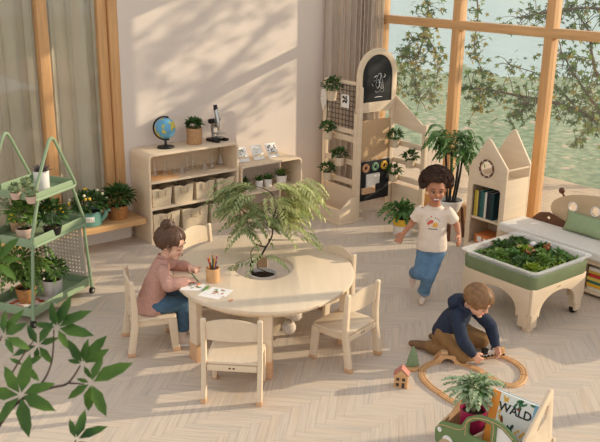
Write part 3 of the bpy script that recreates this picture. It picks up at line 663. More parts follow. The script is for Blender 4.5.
bm = plate([gb], .02, T(HX + HD, 0, 0) @ PYZ, .003); obj('back_panel', bm, WOOD, t)
for y in (HY0, HY1 - .018): post('side_panel', HX + .02, HX + HD - .01, y, y + .018, .0, .74, .002)
post('roof_rod', HX + .02, HX + HD - .01, HY0 + .002, HY0 + .014, .822, .836, .002)
for z in (.09, .345, .70): post('shelf', HX + .02, HX + HD - .01, HY0 + .018, HY1 - .018, z - .02, z, .002)
bcol = [((196, 168, 60), 'ochre', .24, .02), ((214, 190, 90), 'straw yellow', .235, .018), ((52, 62, 60), 'charcoal', .24, .022), ((40, 98, 92), 'teal', .25, .02), ((66, 104, 96), 'sea green', .235, .02), ((216, 210, 196), 'cream', .24, .022), ((30, 36, 46), 'navy', .25, .024), ((36, 50, 52), 'dark slate', .245, .022), ((24, 58, 62), 'deep petrol', .25, .024)]
def book(name, label, loc, L_, H_, th_, col, rz=0, M=ID, group=None, cat='book', parts=True):
    t = thing(name, label, cat, loc, rz, group); cm = plain('cover %d %d %d' % col, col, .5)
    bm = bmesh.new(); box(bm, .002, L_, 0, .0022, 0, H_, M); box(bm, .002, L_, th_-.0022, th_, 0, H_, M); rbox(bm, 0, .004, 0, th_, 0, H_, .001, M); obj('cover', bm, cm, t)
    bm = bmesh.new(); box(bm, .004, L_-.004, .0022, th_-.0022, .003, H_-.003, M); obj('pages', bm, PAPER, t); return t
y = HY1 - .055
for i, (c, nm, h, th_) in enumerate(bcol):
    y -= th_ + .003
    book('book', nm + ' spined book standing on the upper shelf of the house bookcase', (HX + .035, y, .3455), .17, h, th_, c, group='books in the house bookcase')
y -= .0
t = thing('picture_box', 'orange picture storybook box lying on the lower shelf of the house bookcase', 'box', (HX + .05, 4.30, .0905))
bm = bmesh.new(); rbox(bm, 0, .18, 0, .23, 0, .085, .004); obj('box', bm, plain('orange card', (206, 122, 66)), t)
bm = bmesh.new(); rbox(bm, -.002, 0, .05, .13, .015, .06, .0008); rbox(bm, -.002, 0, .15, .2, .02, .07, .0008); obj('printed_panel', bm, PAPER, t)['label'] = 'pale printed panel'

# ------------------------------------------------------------------ bug bench
t = thing('window_daybed', 'low birch window seat with beetle-shaped headboard and white mattress', 'bench', (0, 0, 0)); by0, by1 = 2.2, 4.17
post('seat_base', 5.53, 5.86, by0, by1, .27, .315, .005)
post('back_board', 5.83, 5.85, by0, by1, .02, .30, .003)
for y in (by1 - .025, 3.36, 2.85, by0): post('divider', 5.53, 5.83, y, y + .025, .0, .27, .003)
post('plinth_shelf', 5.53, 5.83, by0 + .02, by1 - .02, .03, .05, .003)
post('front_panel', 5.52, 5.54, 3.39, by1, .0, .27, .003)
bm = bmesh.new(); rbox(bm, 5.49, 5.835, by0 - .02, 4.185, .316, .395, .022, seg=4); obj('mattress', bm, FAB_W, t)['label'] = 'white padded mattress'
bug = oval(3.39, .535, .54, .19, 40)
bm = plate([bug] + [oval(3.714 - .212*i, .582 + .009*i, .037, .037, 20) for i in range(4)], .024, T(5.872, 0, 0) @ PYZ, .004); bgp = obj('beetle_board', bm, TAUPE, t)
for i in range(4): bm = bmesh.new(); tube(bm, [V((5.859, 3.714 - .212*i + .040*math.cos(a), .582 + .009*i + .040*math.sin(a))) for a in [2*PI*k/20 for k in range(20)]], .005, 6, True); obj('hole_rim', bm, WHITE, bgp)
wing = rpoly([(4.10, .31), (3.55, .31), (3.66, .39), (3.80, .45), (3.93, .485), (4.02, .465), (4.09, .40)], [.02, .01, .05, .05, .06, .05, .05])
bm = plate([wing, oval(3.925, .437, .018, .014, 14)], .02, T(5.848, 0, 0) @ PYZ, .003); obj('beetle_head', bm, BROWNP, t)
bm = bmesh.new(); tube(bm, [(5.87, 3.80, .63), (5.868, 3.82, .66), (5.868, 3.838, .68)], .009, 8); ell(bm, (5.868, 3.842, .695), .027); obj('antenna', bm, BROWNP, t)
# cushion
t = thing('cushion', 'sage green rectangular cushion leaning against the beetle headboard', 'cushion', (5.80, 3.53, .393), rad(90))
bm = bmesh.new(); n = 16; top = []; bot = []
def pil(u, v, s): 
    k = (1 - abs(u)**3) * (1 - abs(v)**3); return (u*.205*(1 - .06*(1-v*v)), v*.088*(1 - .10*(1-u*u)) , s * .05 * k**.6)
vs = {}
for s in (1, -1):
    for i in range(n+1):
        for j in range(n+1):
            u, v = -1 + 2*i/n, -1 + 2*j/n; edge = i in (0, n) or j in (0, n)
            if edge and s < 0: vs[s, i, j] = vs[1, i, j]
            else: vs[s, i, j] = bm.verts.new(T(0, 0, .085) @ RX(rad(108)) @ V(pil(u, v, s)))
    for i in range(n):
        for j in range(n):
            f = [vs[s, i, j], vs[s, i+1, j], vs[s, i+1, j+1], vs[s, i, j+1]]; bm.faces.new(f if s > 0 else f[::-1])
obj('cover', bm, SAGEF, t, ang=180)
cols = [((224, 216, 204), 'white'), ((226, 192, 80), 'yellow'), ((196, 62, 54), 'red'), ((226, 196, 96), 'pale yellow'), ((64, 128, 118), 'teal'), ((232, 178, 52), 'golden'), ((226, 214, 190), 'cream')][::-1]
z = .0505
for i, (c, nm) in enumerate(cols):
    o = book('book', '%s picture book in the flat stack under the window seat, %s' % (nm, ('at the bottom', 'second from the bottom', 'third from the bottom', 'in the middle', 'third from the top', 'second from the top', 'on top')[i]), (5.555 + .006*(i % 3), 2.95 + .012*(i % 2), z), .24, .36, .026, c, group='picture books stacked under the window seat')
    for ch in o.children: ch.data.transform(Mx(((1,0,0,0),(0,0,1,0),(0,1,0,0),(0,0,0,1))))
    z += .0268

# ------------------------------------------------------------------ sensory table
SX0, SX1, SY0, SY1 = 4.565, 5.21, 3.125, 3.76
t = thing('sensory_table', 'square birch sensory table with green tub full of living plants', 'table', (SX0, SY0, 0)); LX, LY = SX1-SX0, SY1-SY0
def arcpanel(L_, cas):
    n = 20; z0, w_, zt = .035 if not cas else .06, .105, .265
    a = [(L_/2 - (L_/2 - w_)*math.cos(PI*i/n), .10 + (zt - .10) * math.sin(PI*i/n)**.75) for i in range(n+1)]
    lo = [(0, z0 + .1), (.018, z0 + .1), (.018, z0), (.085, z0), (.085, z0 + .085)]
    hi = [(L_ - q, z) for q, z in lo[::-1]]
    return [(0, .335)] + lo + a + hi + [(L_, .335)]
for (Mx_, L_) in ((T(0, .011, 0) @ PXZ, LX), (T(0, LY - .011, 0) @ PXZ, LX)): bm = plate([arcpanel(L_, 0)], .022, Mx_, .003); obj('arched_side', bm, WOOD, t)
for x in (.011, LX - .011): bm = plate([arcpanel(LY - .046, 0)], .022, T(x, .023, 0) @ PYZ, .003); obj('arched_side', bm, WOOD, t)
for x in (.015, LX - .075):
    for y in (.015, LY - .075):
        bm = bmesh.new(); rbox(bm, x, x + .06, y, y + .06, .0 if x < .3 else .05, .3, .008); lg = obj('leg', bm, WOOD, t)
        if x > .3: bm = bmesh.new(); tube(bm, [(x + .015, y + .03, .027), (x + .05, y + .03, .027)], .027, 14); obj('caster', bm, BLACK, lg)
bm = bmesh.new()
def sq(h, z, r=.05): return [V((LX/2 + p[0], LY/2 + p[1], z)) for p in rpoly([(-h-.005, -h), (h+.005, -h), (h+.005, h), (-h-.005, h)], r, 5)]
loft(bm, [sq(.30, .30), sq(.322, .335), sq(.327, .425), sq(.318, .428), sq(.30, .35), sq(.30, .34)]); obj('green_tub', bm, GREEND, t)
ACR = gl_mat(.25); ACR.name = 'clear acrylic'
mm = ACR.node_tree.nodes; df = mm.new('ShaderNodeBsdfTranslucent'); d2 = mm.new('ShaderNodeBsdfDiffuse'); d2.inputs[0].default_value = (.95, .95, .93, 1); m0 = mm.new('ShaderNodeMixShader'); m0.inputs[0].default_value = .27
out = mm['Material Output']; L = ACR.node_tree.links; L.new(out.inputs['Surface'].links[0].from_socket, m0.inputs[1]); L.new(d2.outputs[0], m0.inputs[2]); L.new(m0.outputs[0], out.inputs['Surface'])
bm = bmesh.new(); loft(bm, [sq(.312, .425), sq(.322, .458), sq(.345, .462), sq(.347, .470), sq(.318, .468), sq(.306, .425)], closed=True); obj('acrylic_rim', bm, ACR, t)
bm = bmesh.new()
for x in (.295, .32): ell(bm, (x, -.002, .30), (.007, .003, .007), ID, 10, 6)
obj('bolt_cover', bm, WOODE, t)

# ------------------------------------------------------------------ round table with a hole
TC = V((3.08, 4.29, 0)); TA = rad(55.4)
t = thing('play_table', 'large oval birch table with a hole for a tree, at the room centre', 'table', TC, TA)
bm = plate([oval(0, 0, .745, .625, 64), oval(.03, 0, .25, .205, 40)], .028, T(0, 0, .466), .007); obj('table_top', bm, WOODX, t)
for a in (180, 128, 62, 0, 305, 252):
    c = V((.685*math.cos(rad(a)), .57*math.sin(rad(a)), 0)); M = T(c) @ RZ(math.atan2(c.y/.56, c.x/.675) + PI/2 - (rad(12) if a == 180 else 0))
    bm = bmesh.new(); rbox(bm, -.042, .042, -.026, .026, 0, .452, .008, M); lg = obj('leg', bm, WOOD, t)
    bm = bmesh.new(); rbox(bm, -.0445, .0445, -.0285, .0285, 0, .13, .008, M); obj('leg_sleeve', bm, TERRA, lg)['label'] = 'tan lower sleeve'
bm = bmesh.new(); 
for a in range(0, 360, 6): pass
ringo = [V((.66*math.cos(rad(a)), .545*math.sin(rad(a)), 0)) for a in range(0, 360, 8)]; ringi = [p * .96 for p in ringo]
b2 = plate([[(p.x, p.y) for p in ringo], [(p.x, p.y) for p in ringi]], .05, T(0, 0, .427), .002); bm.free(); obj('apron', b2, WOOD, t)

# ------------------------------------------------------------------ small chairs
def make_chair():
    t = thing('child_chair', 'x', 'chair', (0, 0, 0), 0, 'small birch chairs around the oval table')
    bm = plate([rpoly([(-.135, -.165), (.15, -.165), (.15, .165), (-.135, .165)], .025)], .018, T(0, 0, .249), .005); obj('seat', bm, WOODX, t)
    for y in (-.155, .155):
        bm = plate([rpoly([(.09, .24), (.15, .24), (.165, 0), (.118, 0)], .004)], .026, T(0, y, 0) @ PXZ, .005); lg = obj('front_leg', bm, WOOD, t)
        bm = plate([rpoly([(.116, 0), (.167, 0), (.165, .03), (.1175, .03)], .003)], .029, T(0, y, 0) @ PXZ, .004); obj('foot_cap', bm, TERRA, lg)
        pr = rpoly([(-.185, 0), (-.135, 0), (-.105, .22), (-.105, .34), (-.122, .535), (-.15, .53), (-.145, .32), (-.15, .22)], [.004, .004, .08, .06, .012, .012, .06, .06])
        bm = plate([pr], .03, T(0, y + (.012 if y > 0 else -.012), 0) @ PXZ, .005); lg = obj('back_post', bm, WOOD, t)
        bm = plate([rpoly([(-.187, 0), (-.133, 0), (-.129, .03), (-.181, .03)], .003)], .033, T(0, y + (.012 if y > 0 else -.012), 0) @ PXZ, .004); obj('foot_cap', bm, TERRA, lg)
    n = 12; rings = []
    bm = bmesh.new(); fr, bk = [], []
    for i in range(n+1):
        u = -1 + 2*i/n; y = u*.158; zt = .518 + .038*(1 - u*u) - .012; zb = .395; cv = .022*(1 - u*u)
        xb = -.112 - .10*(zb - .34) - cv; xt = -.112 - .10*(zt - .34) - cv
        rings.append([V((xb, y, zb)), V((xb - .013, y, zb)), V((xt - .013, y, zt)), V((xt, y, zt))])
    loft(bm, rings); bmesh.ops.recalc_face_normals(bm, faces=bm.faces); bmesh.ops.bevel(bm, geom=[e for e in bm.edges if e.calc_face_angle(0) > .8], offset=.004, segments=2, affect='EDGES'); obj('backrest', bm, WOODX, t)
    for x, z0 in ((.115, .205), (-.135, .2)):
        bm = bmesh.new(); rbox(bm, x - .008, x + .008, -.15, .15, z0, z0 + .038, .004); st = obj('stretcher', bm, WOOD, t)
        if x < 0:
            bm = bmesh.new()
            for y in (-.012, .012): ell(bm, (x - .0085, y, z0 + .02), (.002, .008, .006), ID, 10, 6)
            obj('screw_cap', bm, BROWNP, st)
    for y in (-.15, .15): bm = bmesh.new(); rbox(bm, -.12, .11, y - .006, y + .006, .20, .238, .004); obj('side_rail', bm, WOOD, t)
    return t
CHAIRS = [((2.352, 4.59), -20, 'child chair at the left of the table with the person in pink seated on it'),
          ((2.455, 3.712), 47, 'empty child chair in front of the table seen from behind'),
          ((3.287, 3.66), 103, 'empty child chair pulled up at the right front of the table'),
          ((3.53, 4.18), 186, 'child chair half hidden behind the right side of the table'),
          ((3.10, 5.06), -74, 'child chair behind the table in front of the fabric bins')]
ch0 = make_chair()
for i, (p, a, lb) in enumerate(CHAIRS):
    if i == 0: ch0.location = (*p, 0); ch0.rotation_euler = (0, 0, rad(a)); ch0['label'] = lb
    else: dup(ch0, (*p, 0), rad(a), lb)

# ------------------------------------------------------------------ trolley
t = tro = thing('plant_trolley', 'sage green A-frame plant trolley on black casters at left', 'trolley', (1.82, 5.32, 0), rad(30))
def rounded_path(pts, r): return [V((a, 0, b)) for a, b in rpoly(pts, r, 6)]
for y, nm in ((0, 'near'), (.40, 'far')):
    bm = bmesh.new(); sh = V((0, y, 0))
    tube(bm, [p + sh for p in rounded_path([(.075, .905), (.565, .905), (.32, 1.345)], [.03, .03, .05])], .012, 8, True)
    obj('frame_loop', bm, GREENM, t)
    bm = bmesh.new(); tube(bm, [p + sh for p in rounded_path([(.125, .90), (.01, .58), (.645, .58), (.515, .90)], [.0, .03, .03, .0])], .012, 8); obj('frame_loop', bm, GREENM, t)
    for xa, xb in ((.035, -.03), (.615, .665)):
        bm = bmesh.new(); tube(bm, [(xa, y, .60), (xb, y, .055)], .012, 8); lg = obj('leg', bm, GREENM, t)
        bm = bmesh.new(); tube(bm, [(xb, y - .011, .026), (xb, y + .011, .026)], .026, 14); cs = obj('caster', bm, BLACK, lg)
        bm = bmesh.new(); tube(bm, [(xb, y - .015, .026), (xb, y + .015, .026)], .012, 10); obj('hub', bm, STEEL, cs)
def tray(x0, x1, z, h):
    bm = bmesh.new(); y0, y1, w_ = .006, .394, .004
    box(bm, x0, x1, y0, y1, z, z + .005)
    rbox(bm, x0, x1, y0 - .004, y0 + .004, z, z + h, .002); rbox(bm, x0, x1, y1 - .004, y1 + .004, z, z + h, .002)
    rbox(bm, x0 - .004, x0 + .004, y0, y1, z, z + h, .002); rbox(bm, x1 - .004, x1 + .004, y0, y1, z, z + h, .002)
    obj('tray', bm, GREENM, t)
tray(.09, .55, .905, .052); tray(.02, .63, .585, .062); tray(-.02, .655, .075, .068)
loops = [[(.02, .15), (.38, .15), (.36, .57), (.04, .57)]]
for i in range(11):
    for j in range(13):
        y, z = .05 + i*.03 - .008, .175 + j*.03
        if y > .04 + .02*(z-.15)/.42 and y + .012 < .365 - .02*(z-.15)/.42: loops.append([(y, z), (y + .012, z), (y + .012, z + .012), (y, z + .012)])
bm = plate(loops, .003, T(.635, 0, 0) @ PYZ, .0005); obj('perforated_panel', bm, mat('pale perforated metal', S(198, 186, 172), .5, .03), t)
# ------------------------------------------------------------------ plants on the trolley
def rosette(n, L_, W_, z_lo=.15, z_hi=.9, r=.01):
    def f(bm, h):
        for i in range(n):
            a = i * 2.4; e = z_lo + (z_hi - z_lo) * i / n
            d = V((math.cos(a)*math.cos(e*1.4), math.sin(a)*math.cos(e*1.4), math.sin(e*1.4)))
            leaf(bm, (math.cos(a)*r, math.sin(a)*r, h), d, (0, 0, 1), L_*R.uniform(.8, 1.15), W_, .12)
    return f
def bushy(r, n, L_, W_, dz=.0, zmin=-.2, mis=(0,), droop=.2, jit=.5):
    def f(bm, h):
        rr = r if hasattr(r, '__len__') else (r, r, r); c = (0, 0, h + rr[2]*.75 + dz); bush(bm, c, rr, n, L_, W_, zmin, droop, mis, jit)
        for i in range(9): a = i*2.4; tube(bm, [(.008*math.cos(a), .008*math.sin(a), h - .004), (rr[0]*.5*math.cos(a), rr[1]*.5*math.sin(a), h + rr[2]*(.5 + .08*i))], .0022, 4, mi=0)
    return f
def fronds(k, length, n, L_, W_, z=.7, mis=(0,), drop=.6, flat=.3, z_hi=None):
    def f(bm, h):
        for i in range(k):
            a = i*2.4 + R.uniform(-.3, .3); u = R.uniform(.75, 1.1)*length; up = z + (R.uniform(-.15, .35)); hx, hy = math.cos(a), math.sin(a)
            frond(bm, [(0, 0, h), (hx*u*.35, hy*u*.35, h + u*up*.7), (hx*u*.75, hy*u*.75, h + u*up*.8), (hx*u, hy*u, h + u*(up*.8 - drop*.5))], n, L_, W_, R.choice(mis), flat=flat)
            tube(bm, spl([(0, 0, h-.003), (hx*u*.35, hy*u*.35, h + u*up*.7), (hx*u*.75, hy*u*.75, h + u*up*.8)], 4), .003, 4)
    return f
TPOT = mat('pale pink clay', S(206, 176, 158), .7, .08)
def cact(bm, h):
    ell(bm, (0, 0, h + .03), (.034, .034, .036), ID, 12, 8)
    for i in range(46): d = rdir(-.1); leaf(bm, V((0, 0, h + .03)) + d*.03, d, rdir(), .026, .012, .1)
for q, lb in (((16, 199, .911), 'small grey green cactus nearest the left edge of the trolley top tray'), ((27, 193.5, .911), 'small round cactus at the back of the three cacti on the top tray'), ((31.5, 203, .911), 'small cactus at the front of the three cacti on the top tray')):
    pot_plant('potted_cactus', lb, 'potted cactus', at(*q), .028, .038, .05, TPOT, cact, L_CACT, 'cacti on the trolley top tray')
p = at(42.5, 190, .911)
t = pot_plant('potted_succulent', 'dark spiky succulent in a white pot with saucer on the top tray', 'potted plant', p, .052, .056, .145, CERAM, rosette(26, .085, .022, .25, .95), L_PURP, rim=.0)
bm = bmesh.new(); lathe(bm, [(0, 0), (.058, 0), (.064, .014), (.0565, .014)]); obj('saucer', bm, CERAM, t)
# middle tray
p = at(25, 239, .592)
def flowery(r, n, L_, W_):
    b = bushy(r, n, L_, W_)
    def f(bm, h):
        b(bm, h)
        for _ in range(10): d = rdir(.1); ell(bm, V((0, 0, h + .07)) + d*.095, .010, ID, 7, 5, mi=1)
    return f
pot_plant('potted_flower', 'leafy plant in a terracotta coloured pot at the front of the middle tray', 'potted plant', p, .05, .062, .085, TPOT, flowery((.11, .11, .13), 170, .06, .03), [L_MID, YFLOW])
p = at(53, 234, .592)
pot_plant('potted_flower', 'bushy yellow flecked plant in a black bowl at the right of the middle tray', 'potted plant', p, .055, .068, .06, BLACK, flowery((.12, .11, .12), 190, .06, .028), [L_DARK, YFLOW])
p = at(8, 238, .592)
pot_plant('potted_fern', 'feathery grey green plant at the back left of the middle tray', 'potted plant', V((p.x + .12, p.y + .12, .592)), .05, .06, .08, TERRA, fronds(16, .24, 9, .045, .014, .8), L_SAGE)
# bottom tray
p = at(27, 302, .082)
def bigbush(bm, h):
    fronds(38, .25, 11, .05, .02, .95, drop=1.0)(bm, h); bush(bm, (-.02, .02, h + .17), (.14, .14, .20), 260, .045, .022, -.5)
pot_plant('potted_shrub', 'big leafy shrub spilling over the front of the bottom tray', 'potted plant', p, .055, .075, .12, WICK, bigbush, L_MID)
p = at(53, 294, .082)
pot_plant('potted_shrub', 'small bushy plant in a marbled white pot on the bottom tray', 'potted plant', p, .07, .078, .125, mat('marbled white', S(196, 186, 176), .5, 0, (24, 24, 10), col2=S(234, 228, 220)), flowery((.13, .12, .11), 190, .055, .026), [L_DARK, FLOW])
t = tro
def mag(loc, rz, lb, c):
    t = thing('magazine', lb, 'magazine', loc, rz, 'magazines on the trolley bottom tray'); 
    bm = bmesh.new(); rbox(bm, -.075, .075, -.10, .10, 0, .008, .002); obj('cover', bm, plain('magazine cover %d' % c[0], c), t)
    bm = bmesh.new(); r_ = random.Random(c[0])
    for k in range(4): u, v = r_.uniform(-.06, .02), r_.uniform(-.08, .04); box(bm, u, u + r_.uniform(.02, .05), v, v + r_.uniform(.02, .05), .008, .0085)
    obj('print', bm, plain('magazine print', (196, 86, 50)), t, smooth=False)
p = at(17, 305, .082); mag((p.x, p.y, .0805), .5, 'white and orange magazine at the left corner of the bottom tray', (226, 216, 206))
p = at(44, 301, .082); mag((p.x, p.y, .0805), 1.0, 'grey and orange magazine leaning out under the marbled pot', (206, 196, 190))

# ------------------------------------------------------------------ plants on the sill bench
p = at(98, 228.5, .25); p.y = max(p.y, 6.56)
t = pot_plant('flower_planter', 'teal watering-can planter with cream and yellow flowers on the oak sill', 'potted plant', V((p.x, 6.58, .251)), .105, .105, .13, TEAL, lambda bm, h: (bush(bm, (0, 0, h + .075), (.18, .16, .13), 300, .055, .032, -.4), [ell(bm, V((0, 0, h + .08)) + V((d.x*.17, d.y*.15, d.z*.13)), .014, ID, 7, 5, mi=1 if i % 3 else 2) for i, d in enumerate([rdir(.0) for _ in range(20)])]), [L_DARK, FLOW, YFLOW], rz=rad(-38), n=28)
bm = bmesh.new(); tube(bm, spl([(-.10, 0, .10), (-.15, 0, .125), (-.155, 0, .08), (-.104, 0, .045)], 6), .011, 8); obj('handle', bm, TEAL, t)
bm = bmesh.new(); tube(bm, spl([(.10, 0, .045), (.135, 0, .085), (.15, 0, .13)], 6), [.022 - .0006*i for i in range(13)], 10); tube(bm, [(.148, 0, .126), (.160, 0, .145)], [.014, .034], 14); obj('spout', bm, TEAL, t)
bm = bmesh.new(); pts = [V((.1075*math.sin(a), -.1075*math.cos(a), 0)) for a in [rad(-38 + 8*i) for i in range(10)]]
for a, b in zip(pts, pts[1:]): bm.faces.new([bm.verts.new(a + V((0,0,.045))), bm.verts.new(b + V((0,0,.045))), bm.verts.new(b + V((0,0,.095))), bm.verts.new(a + V((0,0,.095)))])
lb_ = obj('paper_label', bm, PAPER, t); lb_['label'] = 'off white paper label'; lb_.modifiers.new('thickness', 'SOLIDIFY').thickness = .0015
bm = bmesh.new(); q = [V((.1092*math.sin(a), -.1092*math.cos(a), .072 + .008*math.sin(i*1.9))) for i, a in enumerate([rad(-28 + 2.6*i) for i in range(20)])]; tube(bm, q, .0016, 4); obj('lettering', bm, plain('grey lettering', (140, 136, 130)), lb_)
p = at(124.5, 219, .25)
pot_plant('potted_plant', 'dark leafy plant in a seagrass pot beside the oak post', 'potted plant', V((p.x - .03, 6.60, .251)), .08, .085, .125, WICK, bushy((.15, .14, .11), 240, .085, .026, .0, -.2), L_DARK, rim=.004, n=28)
p = at(192.5, 143, .845)
pot_plant('potted_succulent', 'green succulent in a cork pot between the globe and the microscope', 'potted plant', V((p.x, 6.6, .846)), .072, .075, .155, CORK, bushy((.085, .085, .06), 120, .05, .034, .0, 0), L_DARK, n=28)
# succulents inside the low shelf
for x, r_, h, lb, lm, pm, n_ in ((4.47, .05, .085, 'small dark succulent in a white pot, leftmost inside the low shelf', L_DARK, CERAM, 22), (4.65, .042, .08, 'small succulent in a white pot, second from left in the low shelf', L_DARK, CERAM, 22),
                           (4.76, .045, .08, 'bushy dark succulent in a white pot, third from left in the low shelf', L_FERN, CERAM, 34), (4.93, .062, .095, 'tall bright green aloe in a white pot, rightmost in the low shelf', L_MID, CERAM, 26)):
    pot_plant('potted_succulent', lb, 'potted succulent', (x, 6.56, .3055), r_*.85, r_, h, pm, rosette(n_, .075 if r_ < .06 else .11, .024, .25, 1.0), lm, 'white potted succulents in the low shelf', n=20)

# ------------------------------------------------------------------ planters hung on the play stand
BPOT = BEIGEP
def hang(y, zr, X, lb, s=1, lm=L_DARK, r=.052, h=.085, fol=None):
    t = pot_plant('hanging_planter', lb, 'hanging planter', (X - .016 - r*s - .008, y, zr - h*.75), r*s*.86, r*s, h, BPOT, fol or bushy((.085*s, .085*s, .06*s), 85, .05, .026, .0, -.3), lm, 'beige planters on the play stand', n=20)
    bm = bmesh.new(); rbox(bm, r*s - .004, r*s + .0075, -.012, .012, h*.5, h, .002); rbox(bm, r*s, r*s + .034, -.012, .012, h*.98, h*1.04, .002); obj('hook', bm, BPOT, t); return t
hang(6.20, 1.27, XL + .005, 'beige planter hooked high on the wire grid of the play stand', 1.0, h=.10, fol=bushy((.12, .12, .09), 120, .05, .026, .0, -.4))
hang(6.24, .86, XL, 'beige planter hooked on the rail just below the wire grid', 1.0)
hang(6.05, .72, XL, 'beige planter low on the left stand nearest the chalkboard post', 1.0).location.z = .555
hang(6.23, .43, XL, 'beige planter on the lowest rail above the trough', 1.0)
for y, zr, lb in ((5.79, .79, 'beige planter on the top rail under the sloped panel'), (5.56, .62, 'beige planter on the middle rail near the right post'), (5.79, .43, 'beige planter on the bottom rail of the right stand')): hang(y, zr, XR, lb, .95)

# ------------------------------------------------------------------ floor plants
p = at(402, 234, 0)
t = pot_plant('potted_plant', 'broad leafed fern in a yellow and white pot on the floor by the play stand', 'potted plant', p, .082, .098, .17, YEL, lambda bm, h: (fronds(22, .22, 7, .055, .03, .55, drop=.5)(bm, h), bush(bm, (0, 0, h + .08), (.11, .11, .09), 60, .07, .04, -.1)), L_FERN, n=28)
bm = bmesh.new(); lathe(bm, [(.083, .002), (.0932, .10), (.0945, .10), (.0845, 0)], n=28, close=True); obj('white_band', bm, WHITE, t)['label'] = 'white lower band'
p = V((5.755, 4.965, 0))
t = thing('potted_palm', 'tall palm with black stems in a white bowl on a brown stand beside the bookcase', 'potted palm', p)
bm = bmesh.new(); lathe(bm, pot_prof(.08, .125, .13, .01), T(0, 0, .24), 28); obj('bowl', bm, CERAM, t)
bm = bmesh.new(); lathe(bm, [(.10, .333), (.06, .342), (0, .345), (0, .32), (.09, .32)], n=24); obj('soil', bm, SOIL, t)
bm = bmesh.new(); 
for a in (45, 135, 225, 315):
    M = RZ(rad(a)); b2 = bmesh.new(); tube(b2, [M @ V((.15, 0, 0)), M @ V((.115, 0, .30))], .016, 8); obj('stand_leg', b2, BROWNP, t)
box(bm, -.12, .12, -.014, .014, .21, .24); box(bm, -.014, .014, -.12, .12, .205, .235); obj('stand_cross', bm, BROWNP, t)
bm = bmesh.new(); b2 = bmesh.new(); tops = []
for i in range(7):
    a = i*2*PI/7; q = V((.035*math.cos(a), .035*math.sin(a), .33)); e = q + V((.05*math.cos(a), .05*math.sin(a), R.uniform(.34, .56))); tube(bm, spl([q, q.lerp(e, .5) + V((.01, 0, 0)), e], 4), [.013 - .0005*k for k in range(9)], 7); tops.append(e)
obj('stem', bm, BLACK, t)
for i in range(44):
    e = tops[i % 7]; a = i*2.4; u = R.uniform(.17, .27); up = R.uniform(.0, 1.1); hx, hy = math.cos(a), math.sin(a)
    frond(b2, [e, e + V((hx*u*.35, hy*u*.35, u*up*.7)), e + V((hx*u*.75, hy*u*.75, u*up*.85)), e + V((hx*u, hy*u, u*(up*.8 - .35)))], 13, .075, .02, 0, flat=.5)
obj('fronds', b2, L_FERN, t, recalc=False)

# ------------------------------------------------------------------ what grows in the sensory table
t = thing('tabletop_garden', 'bed of moss and little green plants filling the green sensory tub', 'plants', ((SX0+SX1)/2, (SY0+SY1)/2, 0))
bm = bmesh.new(); nn = 14; hw = .292
vs = [[bm.verts.new((-hw + 2*hw*i/nn, -hw + 2*hw*j/nn, .405 + .02*noise.noise(V((i*.5, j*.5, 0))))) for j in range(nn+1)] for i in range(nn+1)]
for i in range(nn):
    for j in range(nn): bm.faces.new((vs[i][j], vs[i+1][j], vs[i+1][j+1], vs[i][j+1]))
o = obj('soil', bm, SOIL, t); sm = o.modifiers.new('depth', 'SOLIDIFY'); sm.thickness = .05; sm.offset = -1
bm = bmesh.new()
for _ in range(1500):
    x, y = R.uniform(-.285, .285), R.uniform(-.285, .285); d = rdir(.1); k = noise.noise(V((x*7, y*7, 1)))
    leaf(bm, (x, y, .40 + max(0, k)*.05 + R.uniform(0, .02)), d, (0, 0, 1), R.uniform(.025, .045), .02, .2, 0 if k > .1 else 1)
o = obj('moss', bm, [L_MID, L_MOSS], t, recalc=False); o['kind'] = 'stuff'
for i, (x, y, r_, m_, lb) in enumerate(((-.16, -.10, .08, L_DARK, 0), (.16, .2, .085, L_DARK, 0), (-.02, .22, .08, L_DARK, 0), (-.2, .1, .08, L_MID, 0), (.0, -.16, .07, L_MID, 0), (.19, -.16, .07, L_FERN, 0), (.05, .05, .06, L_MOSS, 0), (-.08, .06, .065, L_FERN, 0), (.24, .02, .05, L_DARK, 0), (-.22, -.22, .06, L_MOSS, 0), (.1, -.06, .055, L_MID, 0))):
    bm = bmesh.new(); bush(bm, (x, y, .41 + r_*.35), (r_, r_, r_*.7), 90, .042, .022, -.1); obj('tuft', bm, m_, t, recalc=False)
bm = bmesh.new()
for x, y in ((.08, .11), (.05, .04), (.13, .06), (.09, -.02), (.02, .0)):
    for i in range(16): a = i*2.4; leaf(bm, (x, y, .435 + .02*R.random()), (math.cos(a), math.sin(a), .3 + i*.06), (0, 0, 1), .036, .02, .05)
obj('reddish_rosettes', bm, L_RED, t, recalc=False)['label'] = 'reddish succulent rosettes'
# little brown toy animal and a pale puff at the back corner
t = thing('toy_squirrel', 'tiny brown toy animal standing in the moss at the right back corner', 'toy animal', (5.12, 3.42, .425))
bm = bmesh.new(); ell(bm, (0, 0, .025), (.02, .014, .022)); ell(bm, (.014, 0, .052), .013); ell(bm, (.012, .008, .066), (.004, .003, .007)); ell(bm, (.012, -.008, .066), (.004, .003, .007)); tube(bm, spl([(-.015, 0, .012), (-.035, 0, .03), (-.03, 0, .06)], 5), [.006 + .0009*i for i in range(11)], 8); obj('body', bm, plain('rust brown', (150, 88, 50)), t)
t = thing('stone', 'pale rounded stone lying in the moss by the back rim', 'stone', (5.13, 3.56, .425)); bm = bmesh.new(); ell(bm, (0, 0, .018), (.035, .028, .022)); obj('stone', bm, CERAM, t)

